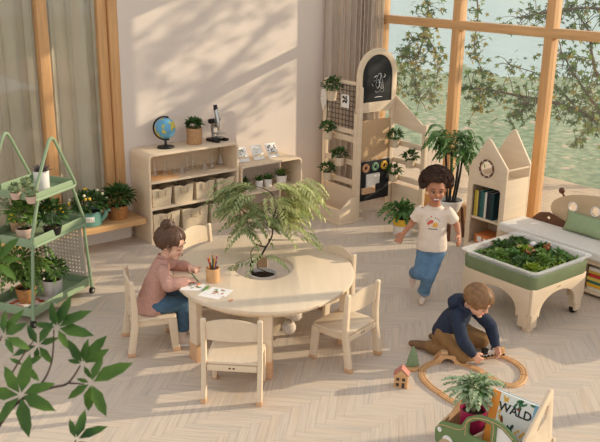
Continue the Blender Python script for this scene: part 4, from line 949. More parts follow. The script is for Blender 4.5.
# ------------------------------------------------------------------ tree in the table's hole
HC = V((3.14, 4.385, 0))
t = thing('planter_tub', 'round beige tub standing on the floor below the table hole', 'tub', HC)
bm = bmesh.new(); lathe(bm, [(0, 0), (.155, 0), (.16, .006), (.195, .215), (.20, .22), (.19, .22), (.155, .016), (0, .016)], n=36); obj('tub', bm, BINM, t)
t = thing('feathery_tree', 'slender feathery leafed tree growing up through the hole in the table', 'tree', HC + V((0, 0, .017)))
bm = bmesh.new(); lathe(bm, pot_prof(.085, .10, .385, .008), n=24); obj('pot', bm, CERAM, t)
bm = bmesh.new(); lathe(bm, [(0, .365), (.090, .36), (.088, .34), (0, .34)], n=20); obj('soil', bm, SOIL, t)
hc = HC + V((0, 0, .017)); P = lambda x, y, d=0: atD(x, y, (hc - CAM).dot(FW) - .1 + d) - hc
bm = bmesh.new(); lv = bmesh.new()
def stem(pts, r): q = spl(pts, 6); tube(bm, q, [r*(1 - .65*i/(len(q)-1)) for i in range(len(q))], 7); return q
stem([V((.0, .0, .33)), P(254, 274), P(251, 264), P(260, 257), P(266, 247), P(272, 236), P(273, 222), P(277, 205)], .0105)
stem([V((.01, .0, .33)), P(262, 276, -.05), P(266, 272, -.05), P(258, 268, -.05), P(257, 263)], .006)
stem([P(266, 247), P(254, 243, .05), P(250, 232, .06), P(246, 215, .08)], .006)
stem([P(252, 263), P(251, 252, -.05), P(256, 246, -.06), P(262, 243, -.08)], .004)
stem([P(273, 222), P(284, 208, -.05), P(296, 196, -.08)], .005); stem([P(277, 205), P(270, 192, .1), P(255, 186, .1)], .005); stem([P(246, 215, .08), P(236, 203, .1), P(228, 198, .1)], .005); stem([P(272, 240), P(285, 240, -.05), P(298, 240, -.06)], .004)
obj('stem', bm, BARK, t)
fr = []
for _ in range(46): fr.append((P(R.uniform(238, 262), R.uniform(188, 212), R.uniform(-.15, .25)), -1, 0))
for _ in range(30): fr.append((P(R.uniform(240, 275), R.uniform(212, 232), R.uniform(-.15, .2)), R.choice((-1, 1)), 0))
for _ in range(42): fr.append((P(R.uniform(266, 298), R.uniform(184, 205), R.uniform(-.2, .2)), 1, 1))
for _ in range(24): fr.append((P(R.uniform(272, 290), R.uniform(205, 225), R.uniform(-.15, .15)), 1, 1))
for q, sg in ((P(262, 255, -.1), -1), (P(262, 256, -.1), 1), (P(288, 238, -.08), 1), (P(296, 240, -.05), 1), (P(252, 262, -.1), -1)): fr.append((q, sg, 0))
hr = RT.copy(); hr.z = 0; hr.normalize(); hf = FW.copy(); hf.z = 0; hf.normalize()
for q, sg, mi in fr:
    u = R.uniform(.15, .27); a = R.gauss(0, .7); d = hr * sg * math.cos(a) + hf * math.sin(a); up = R.uniform(.05, .5)
    frond(lv, [q, q + d*u*.35 + V((0, 0, u*up*.5)), q + d*u*.72 + V((0, 0, u*(up*.5 - .12))), q + d*u + V((0, 0, u*(up*.3 - .40)))], 9, .062, .0165, mi, flat=.9)
obj('leaves', lv, [L_OLIVE, L_LIME], t, recalc=False)
t = thing('plush_lamb', 'cream plush toy hanging over the rim of the beige tub', 'plush toy', at(289, 318, .15))
bm = bmesh.new(); ell(bm, (0, 0, .05), (.055, .055, .05)); ell(bm, (-.03, .04, .10), (.035, .03, .055)); ell(bm, (.035, -.03, .02), (.05, .04, .04)); ell(bm, (.0, .0, -.07), (.05, .05, .05)); ell(bm, (.05, .01, .09), (.022, .03, .04)); obj('body', bm, PLUSH, t)
bm = bmesh.new(); ell(bm, (.06, -.06, .025), (.006, .006, .006)); obj('nose', bm, BLACK, t)

# ------------------------------------------------------------------ on the table
ZT = .4805
p = at(213, 281, ZT)
t = thing('pencil_cup', 'round wooden cup of coloured pencils on the table by the person drawing', 'pencil cup', (p.x, p.y, ZT))
bm = bmesh.new(); lathe(bm, [(0, 0), (.043, 0), (.045, .002), (.045, .095), (.041, .095), (.040, .006), (0, .006)], n=28); obj('cup', bm, TRACK, t)
pen = [((196, 60, 70), 'crimson', -.9), ((222, 120, 56), 'orange', -.62), ((60, 46, 44), 'dark brown', -.35), ((52, 110, 62), 'green', -.1), ((30, 66, 52), 'dark green', .15), ((226, 172, 66), 'yellow', .4), ((150, 50, 90), 'plum', .65), ((84, 60, 110), 'violet', .85), ((208, 96, 80), 'coral', .05)]
for i, (c, nm, s_) in enumerate(pen):
    a = (i*2.4); b0 = V((p.x, p.y, ZT + .007)) + hr * (-s_*.012) + hf * (.012*math.cos(a)); d = (hr * s_ * .033 + hf * .024 * math.sin(a) + V((0, 0, .10))).normalized()
    tt = thing('pencil', nm + ' pencil standing in the wooden cup', 'pencil', b0, 0, 'coloured pencils in the wooden cup'); Ln = R.uniform(.165, .195)
    bm = bmesh.new(); tube(bm, [V((0, 0, 0)), d*(Ln - .022)], .0045, 6); obj('shaft', bm, plain(nm + ' lacquer', c, .4), tt)
    bm = bmesh.new(); tube(bm, [d*(Ln - .022), d*(Ln - .005)], [.0042, .0015], 6); obj('bare_wood', bm, WOODE, tt)
    bm = bmesh.new(); tube(bm, [d*(Ln - .006), d*Ln], [.0017, .0004], 6); obj('tip', bm, MATS[nm + ' lacquer'], tt)
def sheet(px, py, w_, h_, rz, lb, k, dz=0):
    q = at(px, py, ZT); t = thing('drawing', lb, 'drawing', (q.x, q.y, ZT + dz), rz, 'drawings on the table')
    bm = bmesh.new(); box(bm, -w_/2, w_/2, -h_/2, h_/2, 0, .0009); obj('paper', bm, PAPER, t)
    bm = bmesh.new(); r_ = random.Random(k)
    for i in range(k):
        x_, y_ = r_.uniform(-w_*.32, w_*.32), r_.uniform(-h_*.3, h_*.3); leaf(bm, (x_, y_, .0013), (r_.uniform(-1, 1), r_.uniform(-1, 1), 0), (0, 0, 1), .035, .016, 0, r_.choice((0, 0, 1)), fold=.0)
    obj('sketch', bm, [plain('sketch green', (104, 128, 84)), plain('sketch rust', (190, 130, 104))], t, recalc=False, smooth=False)
sheet(212, 294.5, .15, .11, rad(-62), 'white drawing partly under the leaf sketch at the table edge', 2)
sheet(219, 292, .15, .12, rad(-58), 'drawing of green and rust leaves nearest the table edge', 9, .0012)
sheet(193, 287, .15, .12, rad(-40), 'drawing being coloured under the hands of the seated person', 6)
q = at(206, 289, ZT); t = thing('felt_leaf', 'small curved green felt leaf lying left of the drawing', 'leaf', (q.x, q.y, ZT), rad(15)); bm = bmesh.new(); lf = [V((-.05, -.012, .003)), V((-.02, -.008, .004)), V((.02, .004, .004)), V((.05, .02, .003))]; tube(bm, spl(lf, 5), [.001 + .009*math.sin(PI*i/15) for i in range(16)], 8, flat=.4); obj('leaf', bm, plain('felt green', (74, 116, 52)), t)
for i, (px, py, c, lb) in enumerate(((199, 285, (214, 120, 60), 'orange crumb of crayon beside the felt leaf'), (231, 301, (220, 150, 110), 'peach crayon scrap near the front table edge'), (199, 268, (206, 150, 120), 'short wooden crayon lying beyond the hands of the seated person'))):
    q = at(px, py, ZT); bm = bmesh.new(); tube(bm, [(-.014, 0, .005), (.014, .004, .005)], .005, 7); o = obj('crayon', bm, plain('crayon %d' % i, c)); o.location = (q.x, q.y, ZT); tag(o, lb, 'crayon')

# ------------------------------------------------------------------ toys on the floor
q = at(412.5, 369, 0); t = thing('toy_tree', 'green wooden toy fir tree standing on the floor behind the toy house', 'toy tree', q, rad(-40))
pr = [(0, .03), (.045, .03), (.03, .06), (.038, .06), (.024, .09), (.031, .09), (.017, .12), (.022, .12), (0, .165)]; pr = pr + [(-x, z) for x, z in pr[::-1][1:-1]]
pr = [(-.014, .02), (.014, .02)] + pr[0:0] + [(.014, .03)] + pr[1:]; 
bm = plate([pr], .022, PXZ, .003); obj('crown', bm, mat('sage toy paint', S(126, 148, 112), .7, .1, (30, 30, 30)), t)
bm = bmesh.new(); lathe(bm, [(0, 0), (.04, 0), (.042, .004), (.042, .016), (.038, .02), (0, .02)], n=24); obj('base', bm, TRACK, t)
q = at(401, 386, 0); t = thing('toy_house', 'small wooden toy house with pink roof beside the track', 'toy house', q, rad(-52))
bm = plate([[(-.042, 0), (.042, 0), (.042, .085), (0, .125), (-.042, .085)]], .06, PXZ, .003); hs = obj('block', bm, TRACK, t)
bm = bmesh.new()
for s_ in (-1, 1): rbox(bm, -.004, .064, -.032, .032, .0, .005, .001, T(0, 0, .130) @ RY(s_*rad(43.6)) if s_ > 0 else T(0, 0, .130) @ RY(rad(43.6)) @ ID if False else T(0, 0, .128) @ Mx.Diagonal((s_, 1, 1, 1)) @ RY(rad(43.6)))
obj('roof', bm, plain('pink roof', (190, 124, 110)), t)
for x, z, w_, h_ in ((-.028, .05, .018, .02), (.008, .05, .018, .02), (-.03, .012, .02, .022), (.006, .004, .018, .034)):
    bm = bmesh.new(); rbox(bm, x, x + w_, -.0315, -.029, z, z + h_, .0005); obj('window', bm, plain('dark pane', (70, 58, 50)), t)
for y in (-.015, .008): bm = bmesh.new(); rbox(bm, -.0435, -.041, y, y + .014, .05, .07, .0005); obj('window', bm, MATS['dark pane'], t)
# wooden railway
def track(pts, lb, z=0):
    c = sum(pts, V()) / len(pts); t = thing('wooden_track', lb, 'toy train track', (c.x, c.y, z), 0, 'wooden railway on the floor')
    q = spl([p - V((c.x, c.y, 0)) for p in pts], 8); bm = bmesh.new(); gr = bmesh.new(); rings = []; k = len(q); hw, h = .021, .014; sides = []
    for i, p in enumerate(q):
        d = (q[min(k-1, i+1)] - q[max(0, i-1)]).normalized(); s = V((-d.y, d.x, 0)).normalized(); u = V((0, 0, 1)); sides.append((p, s))
        pr = ((-hw, .001), (-hw, h-.002), (-hw+.002, h), (-.0135, h), (-.0125, h-.004), (-.0095, h-.004), (-.0085, h), (.0085, h), (.0095, h-.004), (.0125, h-.004), (.0135, h), (hw-.002, h), (hw, h-.002), (hw, .001))
        rings.append([p + s*a + u*b for a, b in pr])
    loft(bm, rings); obj('track', bm, TRACK, t); return t
G = lambda x, y, z=0: at(x, y, z)
track([G(463, 407), G(450, 401), G(441, 395)], 'straight track piece running under the book crate plant')
track([G(440.5, 394.5), G(430, 387), G(423, 379), G(421.5, 373)], 'curved track piece at the far left of the railway beside the toy house')
track([G(421.6, 372), G(425, 367.5), G(432, 364), G(440, 361.5)], 'curved track piece leading from the left bend to the wooden bridge')
track([G(456, 361), G(466, 360), G(476, 359.5), G(484, 358.5)], 'straight track piece in front of the kneeling person')
track([G(485, 358.4), G(492, 356.5), G(500, 357), G(508, 359.5)], 'track piece under the toy train and the kneeling person\'s hands')
track([G(508.8, 360), G(516, 364), G(522.5, 370), G(524, 376)], 'curved track piece at the far right of the railway loop')
track([G(523.9, 377), G(521, 383), G(513, 386.5), G(506, 386)], 'curved track piece at the near right end of the loop')
track([G(505, 385.8), G(498, 382.5), G(490, 378), G(484, 374)], 'track piece closing the loop behind the orange book')
track([G(482, 372.5), G(474, 369), G(466, 366), G(458, 363.5)], 'diagonal track piece crossing the middle of the railway')
q = G(447, 362); t = thing('toy_bridge', 'wooden arched toy bridge over the track near the kneeling person\'s knee', 'toy bridge', q, rad(-42))
ap = [(-.085, 0), (-.045, 0)] + [(-.045 + .045*(1 - math.cos(PI*i/10)), .04*math.sin(PI*i/10)) for i in range(11)] + [(.045, 0), (.085, 0), (.085, .02), (.05, .062), (-.05, .062), (-.085, .02)]
for y in (-.03, .03): bm = plate([ap], .012, T(0, y, 0) @ PXZ, .002); obj('arch', bm, TRACK, t)
bm = bmesh.new(); rbox(bm, -.055, .055, -.024, .024, .045, .057, .002); obj('deck', bm, TRACK, t)
bm = bmesh.new(); rbox(bm, -.045, .0, -.02, .02, .057, .082, .004); obj('block', bm, WOODE, t)
# toy train
def wheel(bm, x, y, z, r): tube(bm, [(x, y - .004, z), (x, y + .004, z)], r, 12)
q = G(487, 358); t = thing('toy_locomotive', 'small cream and black toy locomotive under the kneeling person\'s right hand', 'toy train', (q.x, q.y, .0145), rad(-17))
bm = bmesh.new(); rbox(bm, -.04, .045, -.014, .014, .009, .02, .003); tube(bm, [(-.005, 0, .030), (.042, 0, .030)], .0125, 12); obj('body', bm, FAB_W, t)
bm = bmesh.new(); rbox(bm, -.04, -.006, -.015, .015, .02, .052, .003); rbox(bm, -.044, -.002, -.018, .018, .052, .057, .002); tube(bm, [(.03, 0, .04), (.03, 0, .056)], [.004, .006], 8); obj('cab', bm, BLACK, t)
for x in (-.027, .0, .03):
    for y in (-.0125, .0125): bm = bmesh.new(); wheel(bm, x, y, .0085, .0085); obj('wheel', bm, BLACK, t)
q = G(499.5, 357); t = thing('toy_wagon', 'little wooden wagon behind the locomotive under the left hand', 'toy train', (q.x, q.y, .0145), rad(-17))
bm = bmesh.new(); rbox(bm, -.035, .035, -.016, .016, .010, .02, .003); rbox(bm, -.03, .03, -.015, .015, .02, .055, .006); obj('body', bm, TRACK, t)
for x in (-.02, .02):
    for y in (-.0125, .0125): bm = bmesh.new(); wheel(bm, x, y, .0085, .0085); obj('wheel', bm, BLACK, t)

# ------------------------------------------------------------------ car-shaped book crate
XP = 2.95                                              # the car front stands in this plane
t = crate = thing('book_crate', 'car-shaped birch book crate with green car front at the bottom edge', 'book crate', (0, 0, 0))
g = lambda x, y: (atX(x, y, XP).y, atX(x, y, XP).z)
YA, YB = 2.525, 1.975                                    # left and right end of the crate
prof = [(YA, .06), (YA + .005, .14), (YA - .03, .20), (YA - .165, .238), (YA - .20, .305), (YA - .27, .352), (YA - .40, .375), (YA - .50, .335), (YA - .53, .25), (YB, .2), (YB, .06)]
bm = plate([rpoly(prof, [.03, .03, .03, .02, .05, .05, .09, .06, .04, .03, .03]), rpoly([(YA - .215, .21), (YA - .215, .28), (YA - .275, .325), (YA - .355, .338), (YA - .355, .23)], .014), rpoly([(YA - .385, .23), (YA - .385, .342), (YA - .42, .342), (YA - .485, .31), (YA - .485, .23)], .012)], .016, T(XP, 0, 0) @ PYZ, .003)
cf = obj('car_front', bm, mat('moss green lacquer', S(110, 132, 84), .5, .05), t); cf['label'] = 'green car-shaped front'
bm = bmesh.new()
for lp in ([(YA - .015, .165), (YA - .05, .187), (YA - .17, .218), (YA - .21, .285), (YA - .27, .335), (YA - .40, .358), (YA - .49, .322)], [(YA - .20, .2), (YA - .205, .285), (YA - .27, .332), (YA - .365, .346), (YA - .365, .2)]): tube(bm, [V((XP - .009, a, b)) for a, b in spl([V((*q, 0)) for q in lp], 6) for a, b in ()] if False else [V((XP - .009, q.x, q.y)) for q in spl([V((*q, 0)) for q in lp], 6)], .0022, 5)
obj('panel_line', bm, WOODE, cf)
bm = bmesh.new(); tube(bm, [(XP - .012, YA - .03, .152), (XP - .002, YA - .03, .152)], .014, 16); obj('headlamp', bm, PAPER, cf)
bm = bmesh.new(); tube(bm, [(XP - .012, YA - .09, .105), (XP - .002, YA - .09, .105)], .036, 20); obj('hub_cap', bm, PAPER, cf)
bm = plate([rpoly([(YA - .383, .228), (YA - .383, .344), (YA - .42, .344), (YA - .487, .312), (YA - .487, .228)], .012)], .004, T(XP + .004, 0, 0) @ PYZ, .001); obj('side_window', bm, PAPER, cf)['label'] = 'white window panel'
for y in (YA - .09, YB + .10):
    for x in (XP - .002, XP + .27): bm = bmesh.new(); tube(bm, [(x - .012, y, .06), (x + .012, y, .06)], .06, 24); obj('wheel', bm, TAUPE, t)
bm = bmesh.new(); box(bm, XP + .008, XP + .27, YB + .02, YA - .02, .08, .095); obj('floor_board', bm, WOOD, t)
bm = bmesh.new(); rbox(bm, XP + .262, XP + .277, YB + .01, YA - .01, .08, .25, .003); obj('back_board', bm, WOOD, t)
bm = plate([rpoly([(XP + .01, .08), (XP + .275, .08), (XP + .275, .27), (XP + .16, .30), (XP + .09, .22), (XP + .01, .19)], [.002, .002, .02, .02, .06, .02])], .014, T(0, YA - .025, 0) @ PXZ, .003); obj('end_board', bm, WOODE, t)
for q_, z_ in ((.0, .0),): 
    bm = plate([rpoly([(XP + .01, .08), (XP + .275, .08), (XP + .22, .54), (XP + .19, .54), (XP + .01, .30)], [.002, .002, .02, .02, .02]), rpoly([(XP + .10, .32), (XP + .185, .39), (XP + .195, .46), (XP + .18, .46)], .012)], .016, T(0, YB + .025, 0) @ PXZ, .003); obj('end_board', bm, WOOD, t)
bm = bmesh.new(); rbox(bm, XP + .012, XP + .262, 2.285, 2.30, .095, .2, .003); obj('partition', bm, WOOD, t)
pc = V((XP + .125, YA - .135, .096))
pot_plant('potted_plant', 'variegated bushy plant in a magenta pot inside the car crate', 'potted plant', pc, .055, .072, .185, MAG, lambda bm, h: (fronds(22, .155, 7, .034, .022, 1.25, drop=.3)(bm, h), bush(bm, (0, 0, h + .12), (.085, .085, .12), 250, .032, .02, -.3, mis=(0, 0, 1))), [L_SAGE, L_FERN, YFLOW], n=26)
# WALD picture book leaning in the crate
bw, bh, bt = .25, .345, .03
bl = atX(523, 442, XP + .12); t = thing('picture_book', 'illustrated WALD picture book with orange spine leaning in the car crate', 'book', (XP + .062, 2.275, .098), 0)
LEAN = rad(15); Mb = RZ(rad(-81)) @ RX(-LEAN) @ PXZ                      # local x along the cover, y up the cover, z out of it towards the room
bm = bmesh.new(); rbox(bm, 0, bw, 0, bh, -.004, 0, .001, Mb); fcv = obj('front_cover', bm, mat('cover art ground', S(220, 218, 208), .5, .04), t)
bm = bmesh.new(); rbox(bm, 0, bw, 0, bh, -bt, -bt + .004, .001, Mb); obj('back_cover', bm, plain('sky blue board', (140, 178, 196)), t)
bm = bmesh.new(); rbox(bm, -.003, .003, 0, bh, -bt, 0, .001, Mb); obj('spine', bm, plain('orange spine', (226, 142, 56)), t)['label'] = 'orange spine'
bm = bmesh.new(); rbox(bm, .003, bw - .004, .003, bh - .003, -bt + .004, -.004, .0005, Mb); obj('pages', bm, PAPER, t)
bm = text_bm('WALD', .062, .0012, .0014); bmesh.ops.transform(bm, matrix=Mb @ T(bw*.54, bh*.79, .0012), verts=bm.verts); obj('title_lettering', bm, plain('title black', (40, 42, 40)), fcv)
def art(name, c, items, z=.0004):
    bm = bmesh.new()
    for x, y, a, b, rt in items: merge(bm, plate([oval(x, y, a, b, 12, rt)], .0008, Mb @ T(0, 0, z), .0001))
    obj(name, bm, plain(name, c), fcv, smooth=False)
r_ = random.Random(12); rv = r_.uniform
for nm_, c_, a_, b_ in (('blue_border', (122, 168, 190), bw - .022, bw), ('orange_border', (228, 144, 56), 0, .042)):
    bm = bmesh.new(); box(bm, a_, b_, 0, bh, 0, .0006, Mb); obj(nm_, bm, plain(nm_, c_), fcv)['label'] = nm_.replace('_', ' ')
art('green_foliage_art', (62, 112, 70), [(rv(.05, .22), rv(.1, .17), rv(.008, .018), rv(.005, .01), rv(0, 3)) for _ in range(18)] + [(rv(.13, .22), rv(.295, .335), rv(.008, .02), .006, rv(0, 3)) for _ in range(10)], .0007)
art('yellow_foliage_art', (228, 176, 66), [(rv(.05, .085), rv(.15, .33), rv(.006, .014), .006, rv(0, 3)) for _ in range(10)] + [(rv(.1, .22), rv(.1, .2), rv(.006, .014), .007, rv(0, 3)) for _ in range(9)], .001)
art('rust_animal_art', (122, 66, 44), [(.075, .205, .008, .026, .2), (.085, .18, .014, .01, 0), (.078, .155, .006, .018, -.2), (.15, .29, .012, .006, 0), (.17, .13, .01, .006, .4)], .0013)
art('dark_foliage_art', (36, 62, 52), [(rv(.02, .22), rv(.07, .14), .008, .004, rv(0, 3)) for _ in range(9)] + [(.12, .175, .008, .022, .4), (.135, .19, .008, .018, -.4)], .0016)
bm = bmesh.new(); 
for k in range(5): rbox(bm, .08 + k*.016, .092 + k*.016, .292, .296, .0003, .0009, .0001, Mb)
obj('subtitle_lines', bm, plain('teal print', (96, 150, 140)), fcv)

# ------------------------------------------------------------------ creeper in the foreground
def cleaf(bm, c, dirs, L_, nrm):
    for d in dirs: 
        d = V(d).normalized(); leaf(bm, V(c) + d*L_*.1, d, nrm, L_, L_*.42, .12)
fp = lambda x, y, d: atD(x, y, d)
root = V((.55, 1.15, 0)); t = thing('creeper_plant', 'out of focus creeper with five-fingered leaves in the near left corner', 'plant', root); lv = bmesh.new(); st = bmesh.new()
nr = (-FW + V((0, 0, .5))).normalized()
def near_leaf(x, y, d, L_px, angs, mi=0):
    c = fp(x, y, d) - root; s = 1 / FPX * d
    for a, l in angs:
        dd = RT * math.cos(rad(a)) + UP * math.sin(rad(a)) + FW * R.uniform(-.35, .25); leaf(lv, c + dd*.004, dd, nr + rdir(-1)*.35, L_px*l*s, L_px*l*s*.36, .12, mi, .1)
D1 = 1.35
near_leaf(21, 395, D1, 40, [(78, .98), (20, .8), (-18, .95), (-75, 1.0), (-130, .85), (172, .9), (128, .85)])
near_leaf(91, 383, D1 + .05, 36, [(28, 1.2), (70, .75), (-62, .95), (-100, .85), (-148, .7), (158, .35)])
near_leaf(83, 364, D1 + .1, 30, [(52, 1.15), (30, .9), (80, .8), (118, .9), (165, .5), (-60, .5)])
near_leaf(57, 328, D1 + .05, 36, [(30, 1.0), (-8, 1.0), (70, .9), (100, .7), (-60, .6), (165, .55)])
near_leaf(38, 345, D1 + .15, 24, [(60, 1.1), (120, .9), (-50, .9), (200, 1.0), (-100, .7), (20, .8)])
near_leaf(4, 336, D1, 30, [(60, 1.0), (30, .9), (95, .8), (-30, .9), (-60, .6)])
near_leaf(-4, 262, D1 - .1, 34, [(50, .9), (10, .7), (-40, .7), (80, .7)])
near_leaf(76, 440, D1 + .02, 28, [(75, 1.0), (25, 1.1), (-30, .8), (110, .7)])
near_leaf(24, 366, D1 + .1, 18, [(30, 1.0), (-40, 1.1), (-90, 1.0), (150, .8)])
def nstem(pts, r): q = spl([fp(*p) - root for p in pts], 6); tube(st, q, [r*(1 - .5*i/(len(q)-1)) for i in range(len(q))], 6)
nstem([(-40, 470, 1.3), (-6, 432, 1.33), (12, 408, 1.35), (28, 396, 1.36), (50, 388, 1.38), (68, 383, 1.4), (80, 366, 1.45)], .0035)
nstem([(28, 396, 1.36), (44, 380, 1.4), (52, 360, 1.42), (54, 330, 1.40)], .0022); nstem([(8, 380, 1.4), (20, 360, 1.45), (34, 340, 1.5)], .002); nstem([(68, 383, 1.4), (84, 384, 1.4)], .002); nstem([(-40, 420, 1.3), (-15, 370, 1.33), (2, 336, 1.35)], .0022); nstem([(-15, 370, 1.33), (-14, 310, 1.28), (-5, 262, 1.25)], .002); nstem([(40, 480, 1.36), (66, 455, 1.37), (76, 440, 1.37)], .0022)
for a, b in (((-40, 470, 1.3), (-40, 420, 1.3)),): nstem([a, b], .003)
q = spl([V((0, 0, .25)), V((.03, -.03, .8)), fp(-60, 560, 1.25) - root, fp(-40, 470, 1.3) - root], 8); tube(st, q, [.010 - .006*i/(len(q)-1) for i in range(len(q))], 7)
q = spl([V((0.02, 0, .25)), fp(30, 600, 1.3) - root, fp(40, 480, 1.36) - root], 8); tube(st, q, [.006 - .003*i/(len(q)-1) for i in range(len(q))], 6)
bm = bmesh.new(); lathe(bm, pot_prof(.14, .17, .28, .012), n=28); obj('pot', bm, TERRA, t)
bm = bmesh.new(); lathe(bm, [(0, .25), (.155, .245), (.15, .22), (0, .22)], n=24); obj('soil', bm, SOIL, t)
obj('stem', st, BARK, t); obj('leaves', lv, L_NEAR, t, recalc=False)
# ------------------------------------------------------------------ people
def cap(bm, p0, r0, p1, r1, n=14):            # tapered capsule
    p0, p1 = V(p0), V(p1); d = (p1 - p0); L_ = d.length; d.normalize(); a = d.orthogonal().normalized(); b = d.cross(a); rows = []
    for i in range(5): t = -PI/2 + PI/2*i/5; rows.append((p0 + d*r0*math.sin(t), r0*math.cos(t)))
    rows.append((p0, r0)); rows.append((p1, r1))
    for i in range(1, 6): t = PI/2*i/5; rows.append((p1 + d*r1*math.sin(t), r1*math.cos(t)))
    rows = [(c, max(r, r0*.02)) for c, r in rows]
    loft(bm, [circ(c, a*r, b*r, n) for c, r in rows])
def chain(bm, pts, n=14):                      # list of (point, radius)
    for (p, r), (q, s) in zip(pts, pts[1:]): cap(bm, p, r, q, s, n)
def bones(bm, rows, n=20):                     # loft of elliptical rings: (centre, forward half, side half, forward dir, side dir)
    loft(bm, [circ(c, V(f)*a, V(s)*b, n) for c, a, b, f, s in rows])
def solid(name, bm, mats, parent, voxel=.006, smooth=3, fac=.5, disp=None):
    bmesh.ops.recalc_face_normals(bm, faces=bm.faces); me = bpy.data.meshes.new('t'); bm.to_mesh(me); bm.free()
    o = bpy.data.objects.new('t', me); COL.objects.link(o)
    r_ = o.modifiers.new('r', 'REMESH'); r_.mode = 'VOXEL'; r_.voxel_size = voxel
    s_ = o.modifiers.new('s', 'SMOOTH'); s_.factor = fac; s_.iterations = smooth
    dg = bpy.context.evaluated_depsgraph_get(); m2 = bpy.data.meshes.new_from_object(o.evaluated_get(dg)); bpy.data.objects.remove(o); bpy.data.meshes.remove(me)
    if disp:
        for v, nn in zip(m2.vertices, [v.normal.copy() for v in m2.vertices]): v.co += nn * disp(v.co)
    m2.polygons.foreach_set('use_smooth', [True]*len(m2.polygons)); m2.name = name
    m2.materials.clear(); return link(name, m2, mats, parent)
def hand(bm, wrist, d, pn, s=1, curl=.5, spread=.12, thumb=1, wr=.016):   # palm, four fingers, thumb
    wrist, d, pn = V(wrist), V(d).normalized(), V(pn); pn = (pn - d*pn.dot(d)).normalized(); w_ = d.cross(pn)   # pn points out of the palm
    k = wrist + d*.040*s
    cap(bm, wrist - d*.01, wr, wrist + d*.008*s, .0145*s)
    for q in (-.012, -.004, .004, .012): cap(bm, wrist + d*.006*s + w_*q*.6*s, .0095*s, k + w_*q*1.15*s, .0085*s, 10)
    for i, (q, L_) in enumerate(((-.0165, .026), (-.0055, .033), (.0055, .036), (.0165, .032))):
        b0 = k + w_*q*s; f = (d + w_*q*spread*55).normalized(); c1 = curl*.6; c2 = curl*1.3
        f1 = f*math.cos(c1) + pn*math.sin(c1); f2 = f*math.cos(c2) + pn*math.sin(c2); f3 = f*math.cos(c2*1.4) + pn*math.sin(c2*1.4)
        p1 = b0 + f1*L_*.5*s; p2 = p1 + f2*L_*.35*s; p3 = p2 + f3*L_*.22*s
        chain(bm, [(b0, .0074*s), (p1, .0066*s), (p2, .006*s), (p3, .0054*s)], 10)
    t0 = wrist + d*.010*s + w_*thumb*.014*s; t1 = t0 + (d*.6 + w_*thumb*.8 + pn*.35).normalized()*.022*s; t2 = t1 + (d*.85 + w_*thumb*.25 + pn*.5*curl + pn*.1).normalized()*.020*s
    chain(bm, [(t0, .0098*s), (t1, .0078*s), (t2, .0062*s)], 10)
def head_prims(bm, M, s=1):                    # x forward, z up, centred between the ears
    q = lambda *p: M @ (V(p)*s)
    ell(bm, V((-.008, 0, .022))*s, (.088*s, .073*s, .080*s), M, 24, 16)
    ell(bm, V((.018, 0, -.030))*s, (.060*s, .056*s, .058*s), M, 20, 14)
    for y in (-1, 1):
        ell(bm, V((.040, .030*y, -.030))*s, (.030*s, .028*s, .028*s), M, 12, 8)     # cheek
        ell(bm, V((-.005, .073*y, -.004))*s, (.016*s, .008*s, .022*s), M @ T(0,0,0), 12, 8)   # ear
        cap(bm, q(.072, .012*y, .022), .009*s, q(.066, .042*y, .020), .009*s, 8)     # brow ridge
    cap(bm, q(.076, 0, .008), .007*s, q(.087, 0, -.018), .0095*s, 10)               # nose
    for y in (-1, 1): ell(bm, V((.081, .008*y, -.021))*s, .006*s, M, 8, 6)
    ell(bm, V((.064, 0, -.072))*s, (.018*s, .022*s, .015*s), M, 12, 8)               # chin
    cap(bm, q(.072, -.014, -.045), .0055*s, q(.072, .014, -.045), .0055*s, 8)       # lips
